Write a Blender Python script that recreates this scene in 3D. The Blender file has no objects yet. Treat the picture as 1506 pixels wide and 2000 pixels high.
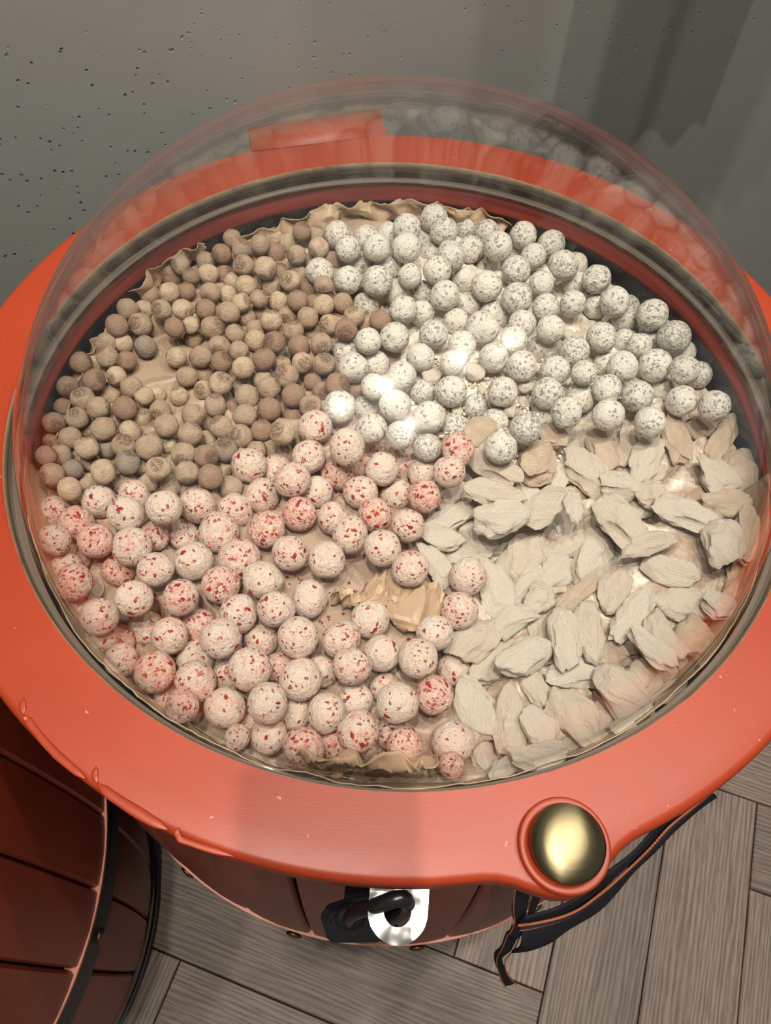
import bpy, bmesh, math, random
import numpy as np
from mathutils import Vector, Matrix, noise, Euler

R_ = random.Random(11)
S = 0.32            # lid radius in metres: all layout below is in lid radii, z = 0 is the lid top
HZ = 0.82           # height of the lid top above the floor
IW, IH = 1506, 2000
C = bpy.context.scene.collection
PI = math.pi

def W(x, y, z):
    return Vector((x * S, y * S, z * S + HZ))

# ------------------------------------------------------------------ camera
F_PX = 1521.6
PITCH, ROLL = math.radians(57.939), math.radians(2.702)
CAM = np.array([-0.0228, -1.1523, 1.34375])
_cp, _sp = math.cos(PITCH), math.sin(PITCH)
FW = np.array([0, _cp, -_sp]); RT0 = np.array([1.0, 0, 0]); UP0 = np.array([0, _sp, _cp])
RT = math.cos(ROLL) * RT0 + math.sin(ROLL) * UP0
UP = -math.sin(ROLL) * RT0 + math.cos(ROLL) * UP0
cd = bpy.data.cameras.new('camera'); cam = bpy.data.objects.new('camera', cd); C.objects.link(cam)
cd.sensor_fit = 'HORIZONTAL'; cd.sensor_width = 36.0; cd.lens = F_PX / IW * 36.0
cd.clip_start = 0.01; cd.clip_end = 50
m = Matrix.Identity(4)
for i in range(3):
    m[i][0], m[i][1], m[i][2] = RT[i], UP[i], -FW[i]
m.translation = W(*CAM)
cam.matrix_world = m
bpy.context.scene.camera = cam

# ------------------------------------------------------------------ world, lamps, exposure
sc = bpy.context.scene
sc.view_settings.view_transform = 'Standard'; sc.view_settings.look = 'None'
sc.view_settings.exposure = 0.0; sc.view_settings.gamma = 1.0
sc.view_settings.use_curve_mapping = False
wd = bpy.data.worlds.new('world'); sc.world = wd; wd.use_nodes = True
wd.node_tree.nodes['Background'].inputs[0].default_value = (0.88, 0.86, 0.83, 1)
wd.node_tree.nodes['Background'].inputs[1].default_value = 0.24

# track lamps: position (lid radii), power, disc size, aim (lid radii)
LAMPS = [((-1.69, -1.85, 6.5), 2.5, 0.050, (0.0, 0.0, 0.0)),
         ((-0.42, -1.20, 6.5), 4.4, 0.075, (0.0, 0.1, 0.0)),
         ((1.50, -0.20, 6.5), 2.9, 0.070, (0.2, 0.2, 0.0)),
         ((2.80, 0.52, 6.5), 3.0, 0.055, (0.6, 0.6, 0.0)),
         ((0.25, -2.30, 6.5), 3.6, 0.040, (0.0, -0.4, 0.0))]

# ------------------------------------------------------------------ pixel helpers
def unproj(x, y, z):
    d = FW + (x - IW / 2) / F_PX * RT - (y - IH / 2) / F_PX * UP
    t = (z - CAM[2]) / d[2]
    return CAM + t * d
def depth_of(p):
    return float((np.asarray(p) - CAM) @ FW)
def pxw(x, y, z):
    p = unproj(x, y, z); return W(*p)

# ------------------------------------------------------------------ object helpers
def link(o, parent=None):
    C.objects.link(o)
    if parent is not None: o.parent = parent
    return o
def tag(o, label=None, cat=None, group=None, kind=None):
    if label: o['label'] = label
    if cat: o['category'] = cat
    if group: o['group'] = group
    if kind: o['kind'] = kind
    return o
def empty(name, loc=(0, 0, 0), rz=0.0, **k):
    o = bpy.data.objects.new(name, None); o.empty_display_size = 0.05
    o.location = loc; o.rotation_euler = (0, 0, rz)
    C.objects.link(o); return tag(o, **k)
def mesh_obj(name, verts, faces, mat, parent=None, smooth=True):
    me = bpy.data.meshes.new(name)
    me.from_pydata([tuple(v) for v in verts], [], faces); me.update()
    if smooth: me.polygons.foreach_set('use_smooth', [True] * len(me.polygons))
    me.materials.append(mat)
    return link(bpy.data.objects.new(name, me), parent)
def bm_obj(name, bm, mat, parent=None, smooth=True):
    me = bpy.data.meshes.new(name); bm.to_mesh(me); bm.free()
    if smooth: me.polygons.foreach_set('use_smooth', [True] * len(me.polygons))
    me.materials.append(mat)
    return link(bpy.data.objects.new(name, me), parent)
def sharp(o, deg=35):
    o.data.set_sharp_from_angle(angle=math.radians(deg)); return o
def lathe(name, prof, mat, parent=None, n=160, a0=0.0, a1=2 * PI, closed=False):
    """prof: list of (r, z) in metres, revolved; closed: the profile is a loop."""
    full = abs(a1 - a0 - 2 * PI) < 1e-6
    k = n if full else n + 1
    vs, fs = [], []
    for i in range(k):
        a = a0 + (a1 - a0) * i / n
        for r, z in prof: vs.append((r * math.cos(a), r * math.sin(a), z))
    L = len(prof); M = L if closed else L - 1
    for i in range(n):
        j = (i + 1) % k
        for p in range(M):
            q = (p + 1) % L
            fs.append((i * L + p, j * L + p, j * L + q, i * L + q))
    if closed and not full:
        fs.append(tuple(range(L))[::-1]); fs.append(tuple((k - 1) * L + p for p in range(L)))
    return mesh_obj(name, vs, fs, mat, parent)
def tube(name, pts, rad, mat, parent=None, n=14, cap=True, closed=False):
    pts = [Vector(p) for p in pts]; vs, fs = [], []
    N = len(pts); up = Vector((0, 0, 1)); prev = None
    for i, p in enumerate(pts):
        t = (pts[(i + 1) % N] - pts[i - 1]) if closed else (pts[min(i + 1, N - 1)] - pts[max(i - 1, 0)])
        t.normalize()
        if prev is None:
            a = t.cross(up)
            if a.length < 1e-3: a = t.cross(Vector((1, 0, 0)))
        else: a = prev - t * prev.dot(t)
        a.normalize(); prev = a; b = t.cross(a)
        r = rad[i] if isinstance(rad, (list, tuple)) else rad
        for k in range(n):
            w = 2 * PI * k / n
            vs.append(p + (a * math.cos(w) + b * math.sin(w)) * r)
    for i in range(N if closed else N - 1):
        j = (i + 1) % N
        for k in range(n):
            l = (k + 1) % n
            fs.append((i * n + k, i * n + l, j * n + l, j * n + k))
    if cap and not closed:
        fs.append(tuple(range(n))[::-1]); fs.append(tuple((N - 1) * n + k for k in range(n)))
    return mesh_obj(name, vs, fs, mat, parent)
def cbox(bm, x0, x1, y0, y1, z0, z1):
    v = [bm.verts.new(p) for p in ((x0, y0, z0), (x1, y0, z0), (x1, y1, z0), (x0, y1, z0), (x0, y0, z1), (x1, y0, z1), (x1, y1, z1), (x0, y1, z1))]
    for f in ((3, 2, 1, 0), (4, 5, 6, 7), (0, 1, 5, 4), (1, 2, 6, 5), (2, 3, 7, 6), (3, 0, 4, 7)): bm.faces.new([v[i] for i in f])
def prism(bm, poly, z0, z1):
    a = [bm.verts.new((x, y, z0)) for x, y in poly]; b = [bm.verts.new((x, y, z1)) for x, y in poly]
    n = len(poly)
    bm.faces.new(a[::-1]); bm.faces.new(b)
    for i in range(n): bm.faces.new((a[i], a[(i + 1) % n], b[(i + 1) % n], b[i]))

# ------------------------------------------------------------------ materials
class NT:
    def __init__(s, name):
        s.m = bpy.data.materials.new(name); s.m.use_nodes = True; s.t = s.m.node_tree; s.t.nodes.clear()
        s.out = s.t.nodes.new('ShaderNodeOutputMaterial')
    def n(s, typ, **k):
        nd = s.t.nodes.new('ShaderNode' + typ)
        for a, b in k.items():
            if a.startswith('i_'):
                nd.inputs[a[2:].replace('_', ' ')].default_value = b
            else: setattr(nd, a, b)
        return nd
    def l(s, a, b): s.t.links.new(a, b)
    def coord(s, mul=None, rnd=False, which='Object'):
        tc = s.n('TexCoord'); o = tc.outputs[which]
        if rnd:
            oi = s.n('ObjectInfo'); sc_ = s.n('VectorMath', operation='SCALE'); sc_.inputs[0].default_value = (37.0, 71.0, 53.0)
            s.l(oi.outputs['Random'], sc_.inputs['Scale'])
            ad = s.n('VectorMath', operation='ADD'); s.l(o, ad.inputs[0]); s.l(sc_.outputs[0], ad.inputs[1]); o = ad.outputs[0]
        if mul is not None:
            mp = s.n('Mapping'); mp.inputs['Scale'].default_value = mul; s.l(o, mp.inputs['Vector']); o = mp.outputs[0]
        return o
    def noise(s, co, scale, detail=4, rough=0.55, dist=0.0):
        nd = s.n('TexNoise'); nd.inputs['Scale'].default_value = scale; nd.inputs['Detail'].default_value = detail
        nd.inputs['Roughness'].default_value = rough; nd.inputs['Distortion'].default_value = dist
        s.l(co, nd.inputs['Vector']); return nd.outputs['Fac']
    def ramp(s, fac, stops, interp='LINEAR'):
        r = s.n('ValToRGB'); r.color_ramp.interpolation = interp; e = r.color_ramp.elements
        while len(e) < len(stops): e.new(0.5)
        for el, (p, c) in zip(e, stops):
            el.position = p; el.color = (c, c, c, 1) if isinstance(c, (int, float)) else (*c, 1)
        s.l(fac, r.inputs[0]); return r.outputs[0]
    def mix(s, fac, a, b, mode='MIX'):
        mx = s.n('Mix', data_type='RGBA', blend_type=mode)
        for v, i in ((fac, 0), (a, 6), (b, 7)):
            if isinstance(v, (int, float)): mx.inputs[i].default_value = v
            elif isinstance(v, tuple): mx.inputs[i].default_value = (*v, 1)
            else: s.l(v, mx.inputs[i])
        return mx.outputs[2]
    def math(s, op, a, b=0.0, clamp=False):
        md = s.n('Math', operation=op); md.use_clamp = clamp
        for v, i in ((a, 0), (b, 1)):
            if isinstance(v, (int, float)): md.inputs[i].default_value = v
            else: s.l(v, md.inputs[i])
        return md.outputs[0]
    def bump(s, h, strength=0.3, dist=0.01, prev=None):
        b = s.n('Bump'); b.inputs['Strength'].default_value = strength; b.inputs['Distance'].default_value = dist
        s.l(h, b.inputs['Height'])
        if prev is not None: s.l(prev, b.inputs['Normal'])
        return b.outputs[0]
    def bsdf(s, col, rough=0.5, metal=0.0, spec=0.5, normal=None, **k):
        p = s.n('BsdfPrincipled')
        for v, i in ((col, 'Base Color'), (rough, 'Roughness'), (metal, 'Metallic')):
            if isinstance(v, (int, float)): p.inputs[i].default_value = v
            elif isinstance(v, tuple): p.inputs[i].default_value = (*v, 1)
            else: s.l(v, p.inputs[i])
        p.inputs['Specular IOR Level'].default_value = spec
        if normal is not None: s.l(normal, p.inputs['Normal'])
        for a, b in k.items(): p.inputs[a.replace('_', ' ')].default_value = b
        s.l(p.outputs[0], s.out.inputs[0]); s.p = p; return s.m

def srgb(r, g, b):
    f = lambda c: (c / 255 / 12.92) if c / 255 <= 0.04045 else ((c / 255 + 0.055) / 1.055) ** 2.4
    return (f(r), f(g), f(b))

def simple(name, col, rough=0.5, metal=0.0, spec=0.5):
    return NT(name).bsdf(col, rough, metal, spec)

def mat_lid():
    t = NT('orange_paint'); co = t.coord()
    n1 = t.noise(co, 5.0, 5, 0.6, 0.4)
    n2 = t.noise(t.coord((3, 14, 3)), 9.0, 4, 0.6)
    c = t.mix(t.ramp(n1, [(0.35, 0.0), (0.70, 1.0)]), srgb(136, 46, 20), srgb(150, 54, 24))
    c = t.mix(t.ramp(n2, [(0.55, 0.0), (0.75, 0.35)]), c, srgb(128, 50, 36))
    sp = t.noise(co, 170, 2, 0.5)
    c = t.mix(t.ramp(sp, [(0.735, 0.0), (0.76, 0.5)]), c, srgb(215, 150, 120))
    b = t.bump(t.noise(t.coord((8, 60, 8)), 20, 4, 0.6), 0.035, 0.002)
    return t.bsdf(c, t.ramp(n1, [(0.3, 0.38), (0.7, 0.50)]), 0, 0.40, b)
def mat_stave():
    t = NT('stave_paint'); co = t.coord()
    n1 = t.noise(co, 3.0, 5, 0.6, 0.4)
    n2 = t.noise(t.coord((1, 1, 0.2)), 22.0, 4, 0.6)
    c = t.mix(t.ramp(n1, [(0.3, 0.0), (0.7, 1.0)]), srgb(104, 38, 20), srgb(136, 52, 28))
    c = t.mix(t.ramp(n2, [(0.5, 0.0), (0.8, 0.6)]), c, srgb(90, 38, 26))
    b = t.bump(n2, 0.12, 0.002)
    return t.bsdf(c, 0.42, 0, 0.5, b)
def mat_edge_wood():
    t = NT('plywood_edge')
    n = t.noise(t.coord((6, 6, 160)), 6, 4, 0.6)
    n2 = t.noise(t.coord(), 16, 4, 0.7)
    c = t.ramp(n, [(0.3, srgb(84, 70, 58)), (0.5, srgb(150, 132, 108)), (0.7, srgb(112, 96, 78))])
    c = t.mix(t.ramp(n2, [(0.55, 0.0), (0.68, 0.8)]), c, srgb(70, 56, 46))
    return t.bsdf(c, 0.7, 0, 0.3, t.bump(n, 0.2, 0.002))
def mat_wall():
    t = NT('grey_plaster'); co = t.coord()
    n1 = t.noise(co, 1.6, 5, 0.6)
    c = t.ramp(n1, [(0.3, srgb(126, 131, 129)), (0.7, srgb(136, 138, 133))])
    # pits: sparse small holes, thick in patches
    v = t.n('TexVoronoi', feature='F1'); v.inputs['Scale'].default_value = 120.0; v.inputs['Randomness'].default_value = 1.0
    ds = t.noise(co, 60, 2, 0.5); mp = t.n('VectorMath', operation='ADD'); t.l(co, mp.inputs[0])
    sc_ = t.n('VectorMath', operation='SCALE'); sc_.inputs['Scale'].default_value = 0.008
    cx = t.n('CombineXYZ'); t.l(ds, cx.inputs[0]); t.l(ds, cx.inputs[2]); t.l(cx.outputs[0], sc_.inputs[0]); t.l(sc_.outputs[0], mp.inputs[1])
    t.l(mp.outputs[0], v.inputs['Vector'])
    hole = t.ramp(v.outputs['Distance'], [(0.09, 1.0), (0.17, 0.0)])
    pr = t.n('SeparateColor'); t.l(v.outputs['Color'], pr.inputs[0])
    keep = t.math('GREATER_THAN', pr.outputs[0], 0.42)
    patch = t.ramp(t.noise(co, 2.7, 3, 0.5), [(0.50, 0.0), (0.56, 1.0)])
    sx = t.n('SeparateXYZ'); t.l(co, sx.inputs[0])
    side = t.ramp(t.math('ADD', t.math('MULTIPLY', sx.outputs[0], -1.6), 0.30), [(0.40, 0.12), (0.62, 1.0)])
    h = t.math('MULTIPLY', t.math('MULTIPLY', hole, keep), t.math('MULTIPLY', patch, side))
    c = t.mix(t.math('MULTIPLY', h, 0.7), c, srgb(60, 60, 57))
    b = t.bump(t.math('SUBTRACT', 1.0, h), 0.9, 0.004)
    b = t.bump(t.noise(co, 26, 5, 0.6), 0.10, 0.004, b)
    return t.bsdf(c, 0.62, 0, 0.35, b)
def mat_floor():
    t = NT('grey_oak')
    oi = t.n('ObjectInfo')
    co = t.coord((1, 1, 1), rnd=True)
    st = t.n('Mapping'); st.inputs['Scale'].default_value = (1.0, 9.0, 1.0); t.l(co, st.inputs['Vector'])
    w = t.n('TexWave', wave_type='BANDS', bands_direction='Y'); w.inputs['Scale'].default_value = 5.5
    w.inputs['Distortion'].default_value = 14.0; w.inputs['Detail'].default_value = 2.0; w.inputs['Detail Scale'].default_value = 0.6
    t.l(st.outputs[0], w.inputs['Vector'])
    fine = t.noise(st.outputs[0], 30, 5, 0.7)
    f2 = t.n('Mapping'); f2.inputs['Scale'].default_value = (4.0, 150.0, 1.0); t.l(co, f2.inputs['Vector'])
    pore = t.noise(f2.outputs[0], 3.0, 3, 0.6)
    g = t.math('ADD', t.math('MULTIPLY', w.outputs['Fac'], 0.28), t.math('MULTIPLY', fine, 0.72))
    c = t.ramp(g, [(0.30, srgb(100, 89, 82)), (0.50, srgb(124, 111, 103)), (0.72, srgb(138, 126, 117))])
    c = t.mix(t.ramp(pore, [(0.50, 0.0), (0.62, 0.45)]), c, srgb(66, 57, 53))
    tone = t.ramp(oi.outputs['Random'], [(0.0, (0.80, 0.79, 0.78)), (1.0, (1.10, 1.08, 1.06))])
    c = t.mix(1.0, c, tone, 'MULTIPLY')
    return t.bsdf(c, 0.55, 0, 0.35, t.bump(pore, 0.15, 0.001))

def fleck(t, co, scale, thr, seed=0.0, dist=0.35):
    """angular flecks: random voronoi cells above a threshold"""
    mp = t.n('Mapping'); mp.inputs['Location'].default_value = (seed, seed * 1.7, seed * 0.3); t.l(co, mp.inputs['Vector'])
    nz = t.n('TexNoise'); nz.inputs['Scale'].default_value = scale * 0.9; nz.inputs['Detail'].default_value = 2.0; t.l(mp.outputs[0], nz.inputs['Vector'])
    s1 = t.n('VectorMath', operation='SCALE'); s1.inputs['Scale'].default_value = dist / scale * 2; t.l(nz.outputs['Color'], s1.inputs[0])
    ad = t.n('VectorMath', operation='ADD'); t.l(mp.outputs[0], ad.inputs[0]); t.l(s1.outputs[0], ad.inputs[1])
    v = t.n('TexVoronoi', feature='F1'); v.inputs['Scale'].default_value = scale; t.l(ad.outputs[0], v.inputs['Vector'])
    sp = t.n('SeparateColor'); t.l(v.outputs['Color'], sp.inputs[0])
    a = t.math('GREATER_THAN', sp.outputs[0], thr)
    core = t.ramp(v.outputs['Distance'], [(0.40, 1.0), (0.52, 0.0)])
    return t.math('MULTIPLY', a, core)

def mat_white_ball():
    t = NT('white_speckled_coating'); co = t.coord(rnd=True); oi = t.n('ObjectInfo')
    sp = t.n('SeparateColor'); t.l(oi.outputs['Color'], sp.inputs[0]); amt = sp.outputs[0]
    base = t.mix(t.ramp(t.noise(co, 1.6, 4, 0.6), [(0.35, 0.0), (0.7, 1.0)]), srgb(212, 206, 192), srgb(226, 220, 208))
    thr1 = t.math('SUBTRACT', 0.86, t.math('MULTIPLY', amt, 0.28))
    thr2 = t.math('SUBTRACT', 0.86, t.math('MULTIPLY', amt, 0.30))
    f1 = fleck(t, co, 4.2, thr1, 3.0, 0.9)
    f2 = fleck(t, co, 8.0, thr2, 9.0, 0.8)
    cl = t.ramp(t.noise(co, 1.9, 3, 0.6), [(0.42, 0.0), (0.60, 1.0)])
    f2 = t.math('MULTIPLY', f2, t.math('ADD', t.math('MULTIPLY', cl, 0.8), t.math('MULTIPLY', amt, 0.35), True))
    nz = t.noise(co, 4.5, 7, 0.78)
    thr3 = t.math('SUBTRACT', 0.66, t.math('MULTIPLY', amt, 0.13))
    f3 = t.math('MULTIPLY', t.math('SUBTRACT', nz, thr3), 9.0, True)
    f = t.math('MAXIMUM', t.math('MULTIPLY', f1, 0.8), t.math('MULTIPLY', f2, 0.85), True)
    f = t.math('MAXIMUM', f, t.math('MULTIPLY', f3, 0.7), True)
    c = t.mix(f, base, t.mix(nz, srgb(96, 96, 93), srgb(140, 138, 133)))
    b = t.bump(t.noise(co, 3.0, 6, 0.65), 0.42, 0.12)
    b = t.bump(t.math('SUBTRACT', 1.0, f), 0.10, 0.03, b)
    return t.bsdf(c, 0.62, 0, 0.35, b)
def mat_red_ball():
    t = NT('berry_flecked_coating'); co = t.coord(rnd=True); oi = t.n('ObjectInfo')
    sp = t.n('SeparateColor'); t.l(oi.outputs['Color'], sp.inputs[0]); amt = sp.outputs[0]
    base = t.mix(t.ramp(t.noise(co, 1.5, 4, 0.6), [(0.35, 0.0), (0.7, 1.0)]), srgb(230, 206, 188), srgb(228, 217, 202))
    pk = t.noise(co, 2.4, 7, 0.72)
    pthr = t.math('SUBTRACT', 0.57, t.math('MULTIPLY', amt, 0.16))
    pf = t.math('MULTIPLY', t.math('SUBTRACT', pk, pthr), 5.0, True)
    c = t.mix(t.math('MULTIPLY', pf, 0.75), base, srgb(226, 150, 134))
    ye = t.math('MULTIPLY', t.math('SUBTRACT', t.noise(co, 2.1, 2, 0.5), 0.655), 14.0, True)
    c = t.mix(t.math('MULTIPLY', ye, 0.8), c, srgb(246, 206, 150))
    thr = t.math('SUBTRACT', 0.92, t.math('MULTIPLY', amt, 0.22))
    f2 = fleck(t, co, 5.0, thr, 5.0, 0.9)
    f3 = fleck(t, co, 9.5, t.math('SUBTRACT', 0.90, t.math('MULTIPLY', amt, 0.28)), 2.0, 0.5)
    c = t.mix(t.math('MULTIPLY', f3, 0.55), c, srgb(196, 104, 94))
    c = t.mix(t.math('MULTIPLY', f2, 0.88), c, srgb(158, 50, 46))
    b = t.bump(t.noise(co, 3.4, 6, 0.68), 0.5, 0.13)
    b = t.bump(f2, 0.25, 0.04, b)
    return t.bsdf(c, 0.55, 0, 0.4, b)
def mat_tan_ball():
    t = NT('cocoa_dusted_nut'); co = t.coord(rnd=True); oi = t.n('ObjectInfo')
    sp = t.n('SeparateColor'); t.l(oi.outputs['Color'], sp.inputs[0])
    a = t.mix(sp.outputs[0], srgb(236, 214, 184), srgb(184, 152, 130))
    g = t.mix(sp.outputs[1], a, srgb(170, 162, 150))
    n1 = t.noise(co, 1.4, 4, 0.6)
    c = t.mix(t.ramp(n1, [(0.40, 0.0), (0.75, 0.6)]), g, srgb(176, 132, 98))
    n2 = t.noise(co, 7, 6, 0.75)
    c = t.mix(t.ramp(n2, [(0.55, 0.0), (0.75, 0.40)]), c, srgb(136, 110, 92))
    c = t.mix(t.ramp(n2, [(0.20, 0.35), (0.42, 0.0)]), c, srgb(214, 202, 180))
    sx = t.n('SeparateXYZ'); t.l(t.coord(), sx.inputs[0])
    scar = t.math('MULTIPLY', t.ramp(sx.outputs[2], [(0.80, 0.0), (0.93, 1.0)]), t.ramp(t.noise(co, 6, 5, 0.7), [(0.42, 0.0), (0.56, 1.0)]))
    c = t.mix(t.math('MULTIPLY', scar, 0.75), c, srgb(122, 84, 62))
    b = t.bump(t.noise(co, 4.5, 7, 0.72), 0.6, 0.12)
    b = t.bump(scar, 0.5, 0.05, b)
    return t.bsdf(c, 0.85, 0, 0.15, b)
def mat_chunk():
    t = NT('matt_cream_coating'); co = t.coord(rnd=True); oi = t.n('ObjectInfo')
    sp = t.n('SeparateColor'); t.l(oi.outputs['Color'], sp.inputs[0])
    a = t.mix(sp.outputs[0], srgb(240, 231, 216), srgb(218, 192, 166))
    n1 = t.noise(co, 1.7, 4, 0.6)
    c = t.mix(t.ramp(n1, [(0.38, 0.0), (0.70, 0.65)]), a, srgb(244, 228, 202))
    st = t.n('Mapping'); st.inputs['Scale'].default_value = (0.9, 5.0, 4.0); t.l(co, st.inputs['Vector'])
    gr = t.noise(st.outputs[0], 3.2, 6, 0.65, 0.6)
    c = t.mix(t.ramp(gr, [(0.30, 0.30), (0.44, 0.0)]), c, srgb(184, 166, 146))
    b = t.bump(gr, 0.62, 0.10)
    b = t.bump(t.noise(co, 12, 4, 0.7), 0.22, 0.03, b)
    return t.bsdf(c, 0.78, 0, 0.2, b)
def mat_paper():
    t = NT('kraft_paper'); co = t.coord()
    n1 = t.noise(co, 9, 4, 0.6)
    c = t.mix(n1, srgb(168, 140, 112), srgb(196, 170, 140))
    cr = t.n('TexVoronoi', feature='DISTANCE_TO_EDGE'); cr.inputs['Scale'].default_value = 16.0
    ds = t.n('TexNoise'); ds.inputs['Scale'].default_value = 8; t.l(co, ds.inputs['Vector'])
    s1 = t.n('VectorMath', operation='SCALE'); s1.inputs['Scale'].default_value = 0.05; t.l(ds.outputs['Color'], s1.inputs[0])
    ad = t.n('VectorMath', operation='ADD'); t.l(co, ad.inputs[0]); t.l(s1.outputs[0], ad.inputs[1]); t.l(ad.outputs[0], cr.inputs['Vector'])
    ed = t.ramp(cr.outputs['Distance'], [(0.0, 1.0), (0.06, 0.0)])
    b = t.bump(ed, 0.35, 0.004)
    b = t.bump(t.noise(co, 28, 3, 0.6), 0.15, 0.003, b)
    m_ = t.bsdf(c, 0.45, 0, 0.45, b)
    return m_
def mat_liner():
    """paper under the candy: dusted white where the white balls and chunks lie, pink crumbs under the berry balls (attribute dust)"""
    t = NT('dusty_kraft_paper'); co = t.coord()
    n1 = t.noise(co, 9, 4, 0.6)
    c = t.mix(n1, srgb(150, 128, 108), srgb(176, 154, 132))
    at = t.n('Attribute', attribute_name='dust'); s3 = t.n('SeparateColor'); t.l(at.outputs['Color'], s3.inputs[0])
    d = t.noise(co, 24, 7, 0.75, 0.5)
    thr = t.math('SUBTRACT', 0.72, t.math('MULTIPLY', s3.outputs[0], 0.36))
    f = t.math('MULTIPLY', t.math('SUBTRACT', d, thr), 6.0, True)
    c = t.mix(t.math('MULTIPLY', f, 0.9), c, srgb(232, 224, 210))
    pk = t.math('MULTIPLY', t.math('SUBTRACT', t.noise(co, 36, 6, 0.75), t.math('SUBTRACT', 0.80, t.math('MULTIPLY', s3.outputs[1], 0.22))), 10.0, True)
    c = t.mix(pk, c, srgb(214, 130, 116))
    cr = t.n('TexVoronoi', feature='DISTANCE_TO_EDGE'); cr.inputs['Scale'].default_value = 26.0
    ds = t.n('TexNoise'); ds.inputs['Scale'].default_value = 12; t.l(co, ds.inputs['Vector'])
    s1 = t.n('VectorMath', operation='SCALE'); s1.inputs['Scale'].default_value = 0.06; t.l(ds.outputs['Color'], s1.inputs[0])
    ad = t.n('VectorMath', operation='ADD'); t.l(co, ad.inputs[0]); t.l(s1.outputs[0], ad.inputs[1]); t.l(ad.outputs[0], cr.inputs['Vector'])
    b = t.bump(t.ramp(cr.outputs['Distance'], [(0.0, 1.0), (0.12, 0.0)]), 0.5, 0.005)
    b = t.bump(d, 0.25, 0.006, b)
    return t.bsdf(c, 0.40, 0, 0.4, b)
def mat_acrylic():
    t = NT('clear_acrylic')
    tr = t.n('BsdfTransparent'); tr.inputs[0].default_value = (0.955, 0.962, 0.962, 1)
    gl = t.n('BsdfGlossy'); gl.inputs['Roughness'].default_value = 0.015; gl.inputs['Color'].default_value = (1, 1, 1, 1)
    hz = t.n('BsdfGlossy'); hz.inputs['Roughness'].default_value = 0.16; hz.inputs['Color'].default_value = (1, 1, 1, 1)
    lw = t.n('LayerWeight'); lw.inputs['Blend'].default_value = 0.5      # Facing is the same from both sides of the sheet
    fr_ = t.math('ADD', 0.04, t.math('MULTIPLY', t.math('POWER', lw.outputs['Facing'], 5.0), 0.96))
    mg = t.n('MixShader'); mg.inputs[0].default_value = 0.06; t.l(gl.outputs[0], mg.inputs[1]); t.l(hz.outputs[0], mg.inputs[2])
    mx = t.n('MixShader'); t.l(fr_, mx.inputs[0]); t.l(tr.outputs[0], mx.inputs[1]); t.l(mg.outputs[0], mx.inputs[2])
    t.l(mx.outputs[0], t.out.inputs[0]); return t.m
def mat_denim():
    t = NT('black_denim')
    w = t.n('TexWave', bands_direction='DIAGONAL'); w.inputs['Scale'].default_value = 420
    t.l(t.coord(), w.inputs['Vector'])
    n = t.noise(t.coord(), 40, 4, 0.6)
    c = t.mix(n, srgb(22, 22, 26), srgb(46, 46, 52))
    return t.bsdf(c, 0.9, 0, 0.1, t.bump(w.outputs['Fac'], 0.3, 0.0006))
def mat_brushed(name, c1, c2, rough=0.40, aniso=0.8):
    t = NT(name); n = t.noise(t.coord((4, 900, 4)), 3, 3, 0.6)
    m_ = t.bsdf(t.mix(n, c1, c2), rough, 1.0, 0.5, t.bump(n, 0.04, 0.0005))
    t.p.inputs['Anisotropic'].default_value = aniso
    tg = t.n('CombineXYZ'); tg.inputs[0].default_value = 0.25; tg.inputs[1].default_value = 1.0; t.l(tg.outputs[0], t.p.inputs['Tangent'])
    return m_

def mat_chrome():
    t = NT('polished_steel'); b = t.bump(t.noise(t.coord(), 34, 2, 0.4), 0.55, 0.004)
    return t.bsdf((0.66, 0.66, 0.65), 0.16, 1.0, 0.5, b)
M = dict(lid=mat_lid(), stave=mat_stave(), ply=mat_edge_wood(), wall=mat_wall(), floor=mat_floor(),
         white=mat_white_ball(), red=mat_red_ball(), tan=mat_tan_ball(), chunk=mat_chunk(), paper=mat_paper(),
         liner=mat_liner(), acrylic=mat_acrylic(), denim=mat_denim(),
         rim=simple('pink_worn_edge', srgb(176, 112, 92), 0.5),
         inner=simple('inner_red_paint', srgb(140, 58, 46), 0.45),
         groove=simple('dark_groove', srgb(64, 50, 44), 0.6),
         bag=NT('dark_plastic_bag').bsdf(srgb(30, 33, 40), 0.25, 0, 0.6),
         strap=simple('black_strap', srgb(44, 46, 52), 0.55),
         blackmetal=simple('black_metal', srgb(22, 22, 24), 0.28, 0.0, 0.6),
         chrome=mat_chrome(),
         brass=mat_brushed('antique_brass', srgb(116, 108, 82), srgb(140, 130, 100)),
         rivet=simple('dull_brass', srgb(120, 100, 64), 0.4, 1.0),
         thread=simple('orange_thread', srgb(150, 82, 48), 0.9),
         chip=NT('dried_berry').bsdf(srgb(142, 34, 34), 0.35, 0, 0.5),
         lampbody=simple('lamp_housing', srgb(30, 30, 30), 0.4),
         seat=simple('worn_seat', srgb(122, 108, 94), 0.6),
         gap=simple('floor_underlay', srgb(40, 34, 30), 0.9),
         phone=simple('phone_shell', srgb(24, 25, 28), 0.3))

# ------------------------------------------------------------------ setting: wall, floor
WA = math.radians(16.0)                       # the wall runs parallel to the lid's hinge
wn = np.array([-math.sin(WA), math.cos(WA)])  # away from the camera
wt = np.array([math.cos(WA), math.sin(WA)])
WD = 1.155
bm = bmesh.new()
cbox(bm, -3.2, 3.2, 0.0, 0.12, 0.0, 3.0)
wall = bm_obj('wall_back', bm, M['wall'], smooth=False); tag(wall, 'grey plaster wall with small pits behind the barrel', kind='structure')
wall.location = (wn[0] * WD * S, wn[1] * WD * S, 0); wall.rotation_euler = (0, 0, WA)

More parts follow.
